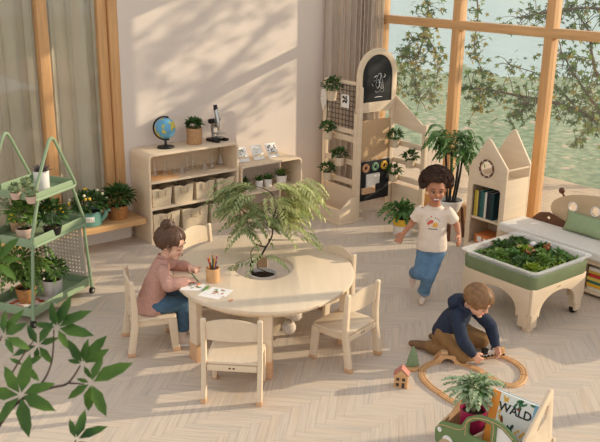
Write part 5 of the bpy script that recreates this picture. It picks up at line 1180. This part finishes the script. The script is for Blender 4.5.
def face(M, s, parent, skin_dark, lip, look=(0, 0), closed=False, smile=False, iris=(58, 38, 28), brow=(60, 42, 32)):
    q = lambda *p: M @ (V(p)*s)
    wm = plain('eye white', (228, 220, 212), .3); im = plain('iris %d' % iris[0], iris, .25); bmx = plain('brow %d' % brow[0], brow, .8); lm = plain('lip %d' % lip[0], lip, .5)
    for y in (-1, 1):
        if closed:
            bm = bmesh.new(); tube(bm, spl([q(.070, .046*y, -.002), q(.0765, .032*y, -.007), q(.0775, .018*y, -.003)], 5), [.0012*s]*1 + [.0024*s]*9 + [.0012*s]*1, 6); obj('eyelash', bm, bmx, parent)
        else:
            bm = bmesh.new(); ell(bm, V((.0665, .029*y, .003))*s, (.0095*s, .0115*s, .0052*s), M, 14, 10); e = obj('eye', bm, wm, parent)
            bm = bmesh.new(); ell(bm, V((.0735, (.029*y + look[0]), .003 + look[1]))*s, (.0046*s, .0078*s, .0056*s), M, 12, 8); obj('iris', bm, im, e)
            bm = bmesh.new(); tube(bm, spl([q(.069, .045*y, .004), q(.0765, .030*y, .0125), q(.0755, .015*y, .004)], 5), [.001*s] + [.0022*s]*9 + [.001*s], 6); obj('eyelash', bm, bmx, parent)
        bm = bmesh.new(); tube(bm, spl([q(.072, .050*y, .025), q(.0805, .034*y, .032), q(.083, .014*y, .027)], 5), [.0015*s] + [.0034*s]*9 + [.002*s], 6, flat=.6); obj('eyebrow', bm, bmx, parent)
    if smile:
        bm = bmesh.new(); b2 = plate([[(-.027*s, .007*s), (-.012*s, .002*s), (.012*s, .002*s), (.027*s, .007*s), (.020*s, -.010*s), (.008*s, -.017*s), (-.008*s, -.017*s), (-.020*s, -.010*s)]], .004*s, M @ T(V((.0755, 0, -.052))*s) @ RY(rad(-10)) @ PYZ, .001*s); bm.free(); mo = obj('mouth', b2, plain('open mouth', (128, 56, 50), .5), parent)
        b2 = plate([[(-.022*s, .0055*s), (-.01*s, .0015*s), (.01*s, .0015*s), (.022*s, .0055*s), (.016*s, -.0055*s), (-.016*s, -.0055*s)]], .003*s, M @ T(V((.0775, 0, -.052))*s) @ RY(rad(-10)) @ PYZ, .0008*s); obj('teeth', b2, plain('teeth', (240, 234, 224), .3), mo)
        bm = bmesh.new(); tube(bm, spl([q(.0735, -.027, -.046), q(.079, -.011, -.069), q(.079, .011, -.069), q(.0735, .027, -.046)], 5), .0038*s, 6); obj('lower_lip', bm, lm, mo)
    else:
        bm = bmesh.new(); tube(bm, spl([q(.073, -.017, -.046), q(.0785, -.006, -.0445), q(.0785, .006, -.0445), q(.073, .017, -.046)], 4), [.0016*s] + [.0042*s]*11 + [.0016*s], 6); obj('lips', bm, lm, parent)
def locks(name, M, s, n, hm, parent, root, reach, L_, r0=.010, lift=1.0, zmin=-.35, front=None, wob=.15, part=0):
    # straight hair: strands that start at the crown and lie on the skull; front(x-angle) limits how low they come
    bm = bmesh.new(); c = V((-.008, 0, .020)); rx, ry, rz = .094, .079, .087
    for i in range(n):
        az = 2*PI*(i*.61803 % 1); lim = reach(az); pts = []; rr = []; tw = R.uniform(-wob, wob); k = 7; lf = R.uniform(.98, 1.05)*lift
        for j in range(k):
            u = j/(k-1); pol = root + (lim*R.uniform(.96, 1.04) - root)*u if j else root*R.uniform(.3, 1); a = az + tw*u
            x, y, z = math.sin(pol)*math.cos(a), math.sin(pol)*math.sin(a), math.cos(pol)
            if part and j == 0: y *= 1
            pts.append(M @ ((c + V((x*rx, y*ry, z*rz))*lf)*s)); rr.append(r0*s*(.75 + .5*math.sin(PI*min(.9, u)))*(1 if j < k-1 else .35))
        tube(bm, pts, rr, 6, flat=1.0)
    return obj(name, bm, hm, parent)
def skinm(n, c): return mat(n, S(*c), .55, .04, (18, 18, 18), spec=.3)
DENIM = mat('blue denim', S(96, 128, 156), .9, .16, (22, 22, 22), .25, 240)
DENIMD = mat('dark denim', S(74, 102, 124), .9, .16, (22, 22, 22), .25, 240)
KHAKI = mat('khaki twill', S(138, 104, 66), .9, .10, (26, 26, 26), .2, 220)
NAVY = mat('navy fleece', S(40, 48, 66), .92, .14, (24, 24, 24), .3, 160)
KNIT = mat('dusty pink knit', S(196, 150, 134), .95, .10, (60, 60, 60), .7, 210)
TEE = mat('oatmeal jersey', S(226, 208, 190), .92, .03, (20, 20, 20), .2, 120)
SOCK = mat('cream sock', S(222, 200, 182), .95, .06, (40, 40, 40), .3, 200)
X_, Y_, Z_ = V((1, 0, 0)), V((0, 1, 0)), V((0, 0, 1))
def fold(amp, sc): return lambda co: amp * (noise.noise(co*sc) + .5*noise.noise(co*sc*2.3 + V((3, 1, 2))))

# --- running boy -------------------------------------------------------------------------------------------------
t = boy = thing('person', 'running person with dark curly hair in an oatmeal T-shirt and blue jeans', 'person', (4.40, 4.00, 0), math.atan2(-.671, -.741))
SK1 = skinm('warm brown skin', (178, 122, 92))
HM = T(.06, .045, .922) @ RZ(rad(6)) @ RY(rad(6)); hs_ = .98
lsh, rsh = V((.02, .145, .742)), V((.02, -.06, .738)); lel, rel_ = V((-.01, .215, .638)), V((.0, -.118, .632)); lwr, rwr = V((.085, .235, .583)), V((.035, -.178, .553))
lhip, rhip = V((.0, .085, .42)), V((.0, -.005, .42)); lkn, rkn = V((.065, .035, .235)), V((.055, -.035, .245)); lan, ran = V((.0, .0, .062)), V((-.17, -.085, .165))
bm = bmesh.new(); head_prims(bm, HM, hs_); chain(bm, [((.02, .04, .75), .045), ((.05, .044, .875), .036)])
bones(bm, [((.0, .04, .40), .065, .085, X_, Y_), ((.0, .04, .48), .07, .085, X_, Y_), ((.01, .04, .60), .066, .082, X_, Y_), ((.015, .04, .70), .066, .092, X_, Y_), ((.02, .042, .765), .045, .075, X_, Y_)])
for sh, el, wr in ((lsh, lel, lwr), (rsh, rel_, rwr)): chain(bm, [(sh, .034), (el, .025), (wr, .017)])
hand(bm, rwr, (.25, -.45, -.75), (.7, .1, .3), 1.12, .35, .25, 1); hand(bm, lwr, (.65, .1, -.6), (-.1, -.8, -.4), 1.12, .6, .2, -1)
for hp, kn, an in ((lhip, lkn, lan), (rhip, rkn, ran)): chain(bm, [(hp, .055), (kn, .040), (an, .026)])
chain(bm, [(lan, .026), ((-.02, 0, .028), .026), ((.055, -.008, .024), .026), ((.085, -.01, .018), .018)])
chain(bm, [(ran, .026), ((-.205, -.088, .145), .026), ((-.20, -.09, .075), .025), ((-.185, -.09, .05), .018)])
body = solid('body', bm, SK1, t, .0042, 2)
face(HM, hs_, body, None, (176, 96, 84), look=(.002, -.001), smile=True, iris=(40, 26, 20), brow=(44, 30, 24))
bm = bmesh.new(); hc_ = 0
ell(bm, (-.036, 0, .056), (.088, .098, .094), HM, 24, 16)
for i in range(190):
    d = rdir(-.35); p_ = V((-.026 + d.x*.098, d.y*.108, .054 + d.z*.100))
    if p_.x > .012 and p_.z < .088: continue
    ell(bm, p_, R.uniform(.014, .024), HM, 8, 6)
hair = solid('curly_hair', bm, mat('dark brown curls', S(66, 44, 32), .8, .35, (60, 60, 60), .6, 90), t, .006, 1, disp=lambda co: .0065*noise.noise(co*75) + .004*noise.noise(co*150))
bm = bmesh.new()
for i in range(700):
    d = rdir(-.4); p_ = V((-.026 + d.x*.104, d.y*.115, .054 + d.z*.108))
    if p_.x > .018 and p_.z < .092: continue
    a_ = d.orthogonal().normalized(); b_ = d.cross(a_); rr = R.uniform(.007, .012); tube(bm, [HM @ (p_ + a_*rr*math.cos(1.3*k) + b_*rr*math.sin(1.3*k) + d*.0035*k) for k in range(6)], .0022, 4)
obj('curls', bm, MATS['dark brown curls'], hair)
# shirt
bm = bmesh.new()
bones(bm, [((.0, .04, .432), .088, .118, X_, Y_), ((.0, .04, .46), .089, .117, X_, Y_), ((.01, .04, .56), .083, .106, X_, Y_), ((.018, .04, .66), .080, .104, X_, Y_), ((.02, .042, .735), .066, .105, X_, Y_), ((.022, .042, .775), .048, .070, X_, Y_), ((.03, .043, .790), .044, .048, X_, Y_)], 28)
for sh, el in ((lsh, lel), (rsh, rel_)): 
    e2 = sh.lerp(el, .72); d = (el - sh).normalized(); a = d.cross(X_).normalized(); b = d.cross(a)
    loft(bm, [circ(sh + (sh - el)*.25, a*.030, b*.030, 16), circ(sh, a*.044, b*.046, 16), circ(sh.lerp(el, .4), a*.043, b*.045, 16), circ(e2, a*.046, b*.046, 16)])
shirt = solid('t_shirt', bm, TEE, t, .006, 3, disp=fold(.004, 13)); 
bm = bmesh.new(); tube(bm, circ((.034, .043, .788), (.043, 0, -.012), (0, .046, 0), 24), .006, 8, True); obj('collar', bm, TEE, shirt)
# chest print, laid on the jersey
bvh = BVHTree.FromPolygons([v.co.copy() for v in shirt.data.vertices], [tuple(p.vertices) for p in shirt.data.polygons])
def print_on(name, shapes, c, bvh, parent, cy, cz):
    bm = bmesh.new()
    for pts in shapes:
        vs = []
        for y, z in pts:
            h_ = bvh.ray_cast(V((.5, cy + y, cz + z)), V((-1, 0, 0)))
            if h_[0]: vs.append(bm.verts.new(h_[0] + V((.0016, 0, 0))))
        if len(vs) > 2: 
            cen = bvh.ray_cast(V((.5, cy + sum(p[0] for p in pts)/len(pts), cz + sum(p[1] for p in pts)/len(pts))), V((-1, 0, 0)))[0]
            cv = bm.verts.new(cen + V((.0022, 0, 0)))
            for i in range(len(vs)): bm.faces.new((vs[i], vs[(i+1) % len(vs)], cv))
    o = obj(name, bm, plain(name + ' ink', c, .8), parent, smooth=False); o.modifiers.new('thickness', 'SOLIDIFY').thickness = .0008
blobA = [(-.048, -.002), (-.03, .022), (-.008, .030), (.004, .020), (-.004, .004), (-.022, -.002), (-.036, -.016)]; blobB = [(-.006, -.022), (.0, .0), (.014, .012), (.03, .008), (.036, -.012), (.03, -.026), (.01, -.028)]
print_on('red_print', [blobA, oval(-.016, .052, .006, .006, 8)], (206, 96, 78), bvh, shirt, .04, .665); print_on('yellow_print', [blobB], (226, 166, 70), bvh, shirt, .04, .665)
print_on('dark_lettering', [[(.058*math.sin(a) + .004*math.cos(a)*s1 - .0 , .058*math.cos(a) - .012 - .004*math.sin(a)*s1 + dz) for s1, dz in ((-1, -.004), (1, -.004), (.6, .004), (-.6, .004))] for a in [rad(q) for q in (-62, -48, -34, 14, 28, 42, 56)]] + [[(x - .004, -.046), (x + .004, -.046), (x + .003, -.038), (x - .003, -.038)] for x in (-.03, -.02, -.01, 0, .01, .02, .03)], (74, 66, 60), bvh, shirt, .04, .665)
# jeans
bm = bmesh.new()
bones(bm, [((.0, .04, .375), .06, .09, X_, Y_), ((.0, .04, .42), .078, .103, X_, Y_), ((.0, .04, .47), .076, .10, X_, Y_)])
for hp, kn, an, e_ in ((lhip, lkn, lan, .86), (rhip, rkn, ran, .74)):
    q = kn.lerp(an, e_); d = (an - kn).normalized(); a = d.cross(Y_).normalized(); b = d.cross(a)
    chain(bm, [(hp, .066), (kn, .052)]); loft(bm, [circ(kn, a*.052, b*.052, 16), circ(kn.lerp(an, .45), a*.048, b*.047, 16), circ(q, a*.046, b*.045, 16)]); 
jeans = solid('jeans', bm, DENIM, t, .006, 2, disp=fold(.004, 16))
for kn, an, e_ in ((lkn, lan, .86), (rkn, ran, .74)):
    q = kn.lerp(an, e_ - .05); q2 = kn.lerp(an, e_ + .04); d = (an - kn).normalized(); a = d.cross(Y_).normalized(); b = d.cross(a); bm = bmesh.new()
    loft(bm, [circ(q, a*.046, b*.045, 18), circ(q, a*.051, b*.050, 18), circ(q2, a*.052, b*.051, 18), circ(q2, a*.044, b*.043, 18)], closed=True); obj('cuff', bm, mat('pale denim cuff', S(116, 142, 164), .9, .1, (30, 30, 30)), jeans)
for pts in ([(lan + V((0, 0, .02)), .029), (lan, .029), ((-.02, 0, .030), .0295), ((.055, -.008, .027), .0275), ((.087, -.01, .021), .0205)], [(ran + V((.02, 0, .012)), .029), (ran, .029), ((-.205, -.088, .145), .029), ((-.20, -.09, .075), .0275), ((-.185, -.09, .048), .0205)]):
    bm = bmesh.new(); chain(bm, [(V(p), r) for p, r in pts]); solid('sock', bm, SOCK, t, .0055, 3, disp=fold(.0015, 30))

# --- girl drawing at the table --------------------------------------------------------------------------------------
t = girl = thing('person', 'seated person with a brown hair bun in a dusty pink sweater drawing', 'person', (2.30, 4.585, 0), rad(-21.4))
SK2 = skinm('fair skin', (222, 176, 152))
HM = T(.192, -.005, .722) @ RZ(rad(-30)) @ RY(rad(20)); hs_ = 1.06
lsh, rsh = V((.135, .092, .560)), V((.125, -.092, .560)); lel, rel_ = V((.235, .165, .50)), V((.150, -.165, .485)); lwr, rwr = V((.325, .085, .512)), V((.275, -.165, .512))
lhip, rhip = V((.07, .06, .315)), V((.07, -.06, .315)); lkn, rkn = V((.265, .07, .305)), V((.262, -.055, .305)); lan, ran = V((.245, .075, .075)), V((.245, -.055, .075))
bm = bmesh.new(); head_prims(bm, HM, hs_); chain(bm, [((.13, 0, .57), .045), ((.165, 0, .645), .036)])
bones(bm, [((.055, 0, .27), .07, .09, X_, Y_), ((.06, 0, .36), .07, .085, X_, Y_), ((.10, 0, .48), .064, .085, X_, Y_), ((.125, 0, .57), .05, .085, X_, Y_), ((.135, 0, .60), .03, .06, X_, Y_)])
for sh, el, wr in ((lsh, lel, lwr), (rsh, rel_, rwr)): chain(bm, [(sh, .034), (el, .027), (wr, .017)])
hand(bm, lwr, (.75, -.65, -.12), (.1, .1, -1), 1.12, .75, .15, -1); hand(bm, rwr, (.9, .35, -.10), (.1, .35, -1), 1.12, 1.0, .1, 1)
for hp, kn, an in ((lhip, lkn, lan), (rhip, rkn, ran)): chain(bm, [(hp, .058), (kn, .040), (an, .027), (an + V((.0, 0, -.035)), .026), (an + V((.07, 0, -.052)), .022)])
body = solid('body', bm, SK2, t, .0042, 2)
face(HM, hs_, body, None, (190, 110, 104), closed=True, brow=(84, 58, 42))
GH = mat('brown hair', S(84, 56, 38), .5, .3, (40, 40, 40), spec=.4)
hair = locks('hair', HM, hs_, 240, GH, t, .06, lambda a: 1.0 if abs((a + PI) % (2*PI) - PI) < .75 else (1.5 if abs((a + PI) % (2*PI) - PI) < 1.5 else 2.15), 0, .0095, 1.01)
bm = bmesh.new(); bc = HM @ V((-.055, 0, .112)); ell(bm, bc, (.046, .046, .038), HM.to_3x3().to_4x4() if False else ID, 16, 12)
b2 = bmesh.new()
for i in range(46):
    d = rdir(-.5); a_ = d.orthogonal().normalized(); tube(b2, [bc + V((d.x*.044, d.y*.044, d.z*.037)) + a_*.024*(k - 2)/2 - d*.006*((k-2)/2)**2 for k in range(5)], [.003, .007, .008, .007, .002], 5)
merge(bm, b2); 
for i in range(7): d = rdir(-.2); tube(bm, spl([bc + d*.035, bc + d*.048 + V((0, 0, .004)), bc + d*.052 + rdir()*.02], 4), [.0035*(1 - k/9) + .0006 for k in range(9)], 4)
bun = obj('hair_bun', bm, GH, hair)
bm = bmesh.new(); tube(bm, circ(HM @ V((-.045, 0, .098)), HM.to_3x3() @ V((.026, 0, .010)), HM.to_3x3() @ V((0, .028, 0)), 20), .0065, 8, True); obj('hair_tie', bm, FAB_W, hair)['label'] = 'cream hair tie'
bm = bmesh.new(); 
for y in (-1, 1):
    for i in range(5): tube(bm, spl([HM @ V((.035 - .004*i, .070*y, .045 - .006*i)), HM @ V((.040 - .008*i, .078*y, .0)), HM @ V((.030 - .008*i, .072*y, -.045 + .01*i))], 4), [.0035*(1 - k/9) + .0006 for k in range(9)], 4)
obj('loose_strands', bm, GH, hair)
bm = bmesh.new()
bones(bm, [((.045, 0, .262), .098, .122, X_, Y_), ((.048, 0, .30), .100, .122, X_, Y_), ((.062, 0, .38), .090, .108, X_, Y_), ((.095, 0, .48), .080, .102, X_, Y_), ((.122, 0, .565), .062, .102, X_, Y_), ((.136, 0, .605), .046, .066, X_, Y_), ((.150, 0, .628), .042, .045, X_, Y_)], 28)
for sh, el, wr in ((lsh, lel, lwr), (rsh, rel_, rwr)): chain(bm, [(sh, .048), (sh.lerp(el, .5), .045), (el, .044), (el.lerp(wr, .5), .042), (el.lerp(wr, .84), .033)])
sw = solid('sweater', bm, KNIT, t, .006, 3, disp=fold(.004, 15))
bm = bmesh.new(); tube(bm, circ((.152, 0, .630), (.042, 0, -.016), (0, .043, 0), 24), .0075, 8, True); obj('collar', bm, KNIT, sw)
for el, wr in ((lel, lwr), (rel_, rwr)):
    d = (wr - el).normalized(); a = d.orthogonal().normalized(); b = d.cross(a); q, q2 = el.lerp(wr, .82), el.lerp(wr, 1.0); bm = bmesh.new(); loft(bm, [circ(q, a*.027, b*.027, 16), circ(q, a*.032, b*.032, 16), circ(q2, a*.0265, b*.0265, 16), circ(q2, a*.021, b*.021, 16)], closed=True); obj('cuff', bm, KNIT, sw)
bm = bmesh.new()
bones(bm, [((.05, 0, .262), .085, .105, X_, Y_), ((.055, 0, .31), .088, .108, X_, Y_), ((.06, 0, .35), .08, .10, X_, Y_)])
for hp, kn, an in ((lhip, lkn, lan), (rhip, rkn, ran)):
    chain(bm, [(hp, .064), (kn, .050)]); d = (an - kn).normalized(); a = d.cross(Y_).normalized(); b = d.cross(a); loft(bm, [circ(kn, a*.05, b*.05, 16), circ(kn.lerp(an, .5), a*.044, b*.042, 16), circ(kn.lerp(an, .86), a*.042, b*.04, 16)])
solid('jeans', bm, DENIMD, t, .006, 2, disp=fold(.003, 18))
for an in (lan, ran):
    bm = bmesh.new(); chain(bm, [(an + V((0, 0, .028)), .030), (an + V((-.012, 0, -.038)), .033), (an + V((.055, 0, -.043)), .031), (an + V((.088, 0, -.048)), .025)]); sh_ = solid('sneaker', bm, mat('cream sneaker', S(214, 196, 180), .8, .05), t, .0055, 3)
    bm = bmesh.new(); loft(bm, [circ(an + V((.035, 0, -.074)), (.086, 0, 0), (0, .036, 0), 20), circ(an + V((.035, 0, -.058)), (.088, 0, 0), (0, .037, 0), 20)]); obj('sole', bm, WHITE, sh_)
# crayon in her hand
q = girl.matrix_basis; wpos = Mx.Translation(girl.location) @ RZ(rad(-21.4))
cz_ = thing('crayon', 'slim green crayon held in the right hand of the seated person', 'crayon', wpos @ V((.352, -.140, .4825)))
bm = bmesh.new(); dd = wpos.to_3x3() @ V((-.55, -.15, .82)); tube(bm, [V((0, 0, 0)), dd*.012, dd*.09], [.001, .0042, .0042], 7); obj('shaft', bm, MATS['green lacquer'], cz_)

# --- boy kneeling at the train ----------------------------------------------------------------------------------------
t = thing('person', 'kneeling person in a navy hoodie and khaki trousers pushing a toy train', 'person', (3.87, 3.28, 0), rad(-73))
SK3 = skinm('light skin', (220, 168, 140))
HM = T(.19, .01, .425) @ RZ(rad(-4)) @ RY(rad(30)); hs_ = 1.0
lsh, rsh = V((.115, .110, .335)), V((.085, -.075, .325)); lel, rel_ = V((.235, .165, .205)), V((.165, -.125, .185)); lwr, rwr = V((.305, .108, .092)), V((.225, -.075, .085))
lhip, rhip = V((.0, .075, .165)), V((.0, -.045, .165)); lkn, rkn = V((.165, .185, .075)), V((.145, -.065, .062)); lan, ran = V((-.06, .12, .045)), V((-.125, -.055, .042))
bm = bmesh.new(); head_prims(bm, HM, hs_); chain(bm, [((.095, .018, .335), .045), ((.145, .014, .385), .038)])
bx = V((.55, 0, .83)).normalized(); fx = V((.83, 0, -.55)).normalized()
bones(bm, [((-.015, .015, .12), .075, .09, X_, Y_), ((.0, .015, .19), .075, .088, V((.94, 0, -.34)), Y_), ((.045, .016, .265), .068, .085, fx, Y_), ((.085, .018, .33), .055, .085, fx, Y_), ((.105, .018, .36), .035, .06, fx, Y_)])
for sh, el, wr in ((lsh, lel, lwr), (rsh, rel_, rwr)): chain(bm, [(sh, .036), (el, .028), (wr, .018)])
hand(bm, rwr, (.55, .25, -.55), (.3, .6, -.55), 1.12, .75, .2, 1); hand(bm, lwr, (.50, -.30, -.55), (.35, -.6, -.55), 1.12, .75, .2, -1)
for hp, kn, an in ((lhip, lkn, lan), (rhip, rkn, ran)): chain(bm, [(hp, .062), (kn, .045), (an, .030), (an + V((-.07, 0, -.012)), .024), (an + V((-.105, 0, -.016)), .018)])
body = solid('body', bm, SK3, t, .0042, 2)
face(HM, hs_, body, None, (190, 112, 102), closed=True, brow=(110, 78, 54))
BH = mat('light brown hair', S(134, 98, 64), .5, .25, (40, 40, 40), spec=.4)
locks('hair', HM, hs_, 300, BH, t, .06, lambda a: 1.14 if abs((a + PI) % (2*PI) - PI) < .8 else (1.62 if abs((a + PI) % (2*PI) - PI) < 1.35 else 2.0), 0, .0095, 1.02, wob=.5)
bm = bmesh.new()
bones(bm, [((-.012, .015, .135), .100, .115, V((.97, 0, -.2)), Y_), ((.0, .015, .165), .102, .118, V((.95, 0, -.3)), Y_), ((.03, .016, .24), .092, .108, fx, Y_), ((.072, .018, .305), .078, .110, fx, Y_), ((.098, .018, .345), .062, .098, fx, Y_), ((.125, .017, .375), .048, .058, fx, Y_)], 28)
for sh, el, wr in ((lsh, lel, lwr), (rsh, rel_, rwr)): chain(bm, [(sh, .050), (sh.lerp(el, .5), .046), (el, .043), (el.lerp(wr, .5), .040), (el.lerp(wr, .86), .030)])
hd = solid('hoodie', bm, NAVY, t, .006, 3, disp=fold(.004, 15))
bm = bmesh.new(); bones(bm, [((.035, .017, .335), .045, .075, fx, Y_), ((.03, .017, .375), .05, .085, fx, Y_), ((.055, .017, .405), .045, .085, fx, Y_), ((.085, .017, .415), .03, .075, fx, Y_)]); tube(bm, circ((.125, .017, .372), (.052, 0, -.018), (0, .066, .0), 24), .016, 8, True); solid('hood', bm, NAVY, hd, .0065, 3, disp=fold(.003, 20))
for el, wr in ((lel, lwr), (rel_, rwr)):
    d = (wr - el).normalized(); a = d.orthogonal().normalized(); b = d.cross(a); q, q2 = el.lerp(wr, .82), el.lerp(wr, 1.0); bm = bmesh.new(); loft(bm, [circ(q, a*.027, b*.027, 16), circ(q, a*.0315, b*.0315, 16), circ(q2, a*.027, b*.027, 16), circ(q2, a*.022, b*.022, 16)], closed=True); obj('cuff', bm, NAVY, hd)
bm = bmesh.new()
bones(bm, [((-.03, .015, .085), .07, .105, X_, Y_), ((-.015, .015, .14), .092, .112, X_, Y_), ((.0, .015, .19), .085, .105, X_, Y_)])
for hp, kn, an in ((lhip, lkn, lan), (rhip, rkn, ran)): chain(bm, [(hp, .068), (kn, .060), (kn.lerp(an, .5), .052), (kn.lerp(an, .88), .042)])
tr_o = solid('trousers', bm, KHAKI, t, .006, 2, disp=fold(.005, 18))
for an in (lan, ran):
    bm = bmesh.new(); chain(bm, [(an + V((.015, 0, 0)), .032), (an, .032), (an + V((-.07, 0, -.010)), .028), (an + V((-.108, 0, -.015)), .022)]); solid('sock', bm, mat('brown sock', S(124, 94, 68), .95, .1, (40, 40, 40), .3, 200), t, .0055, 3)
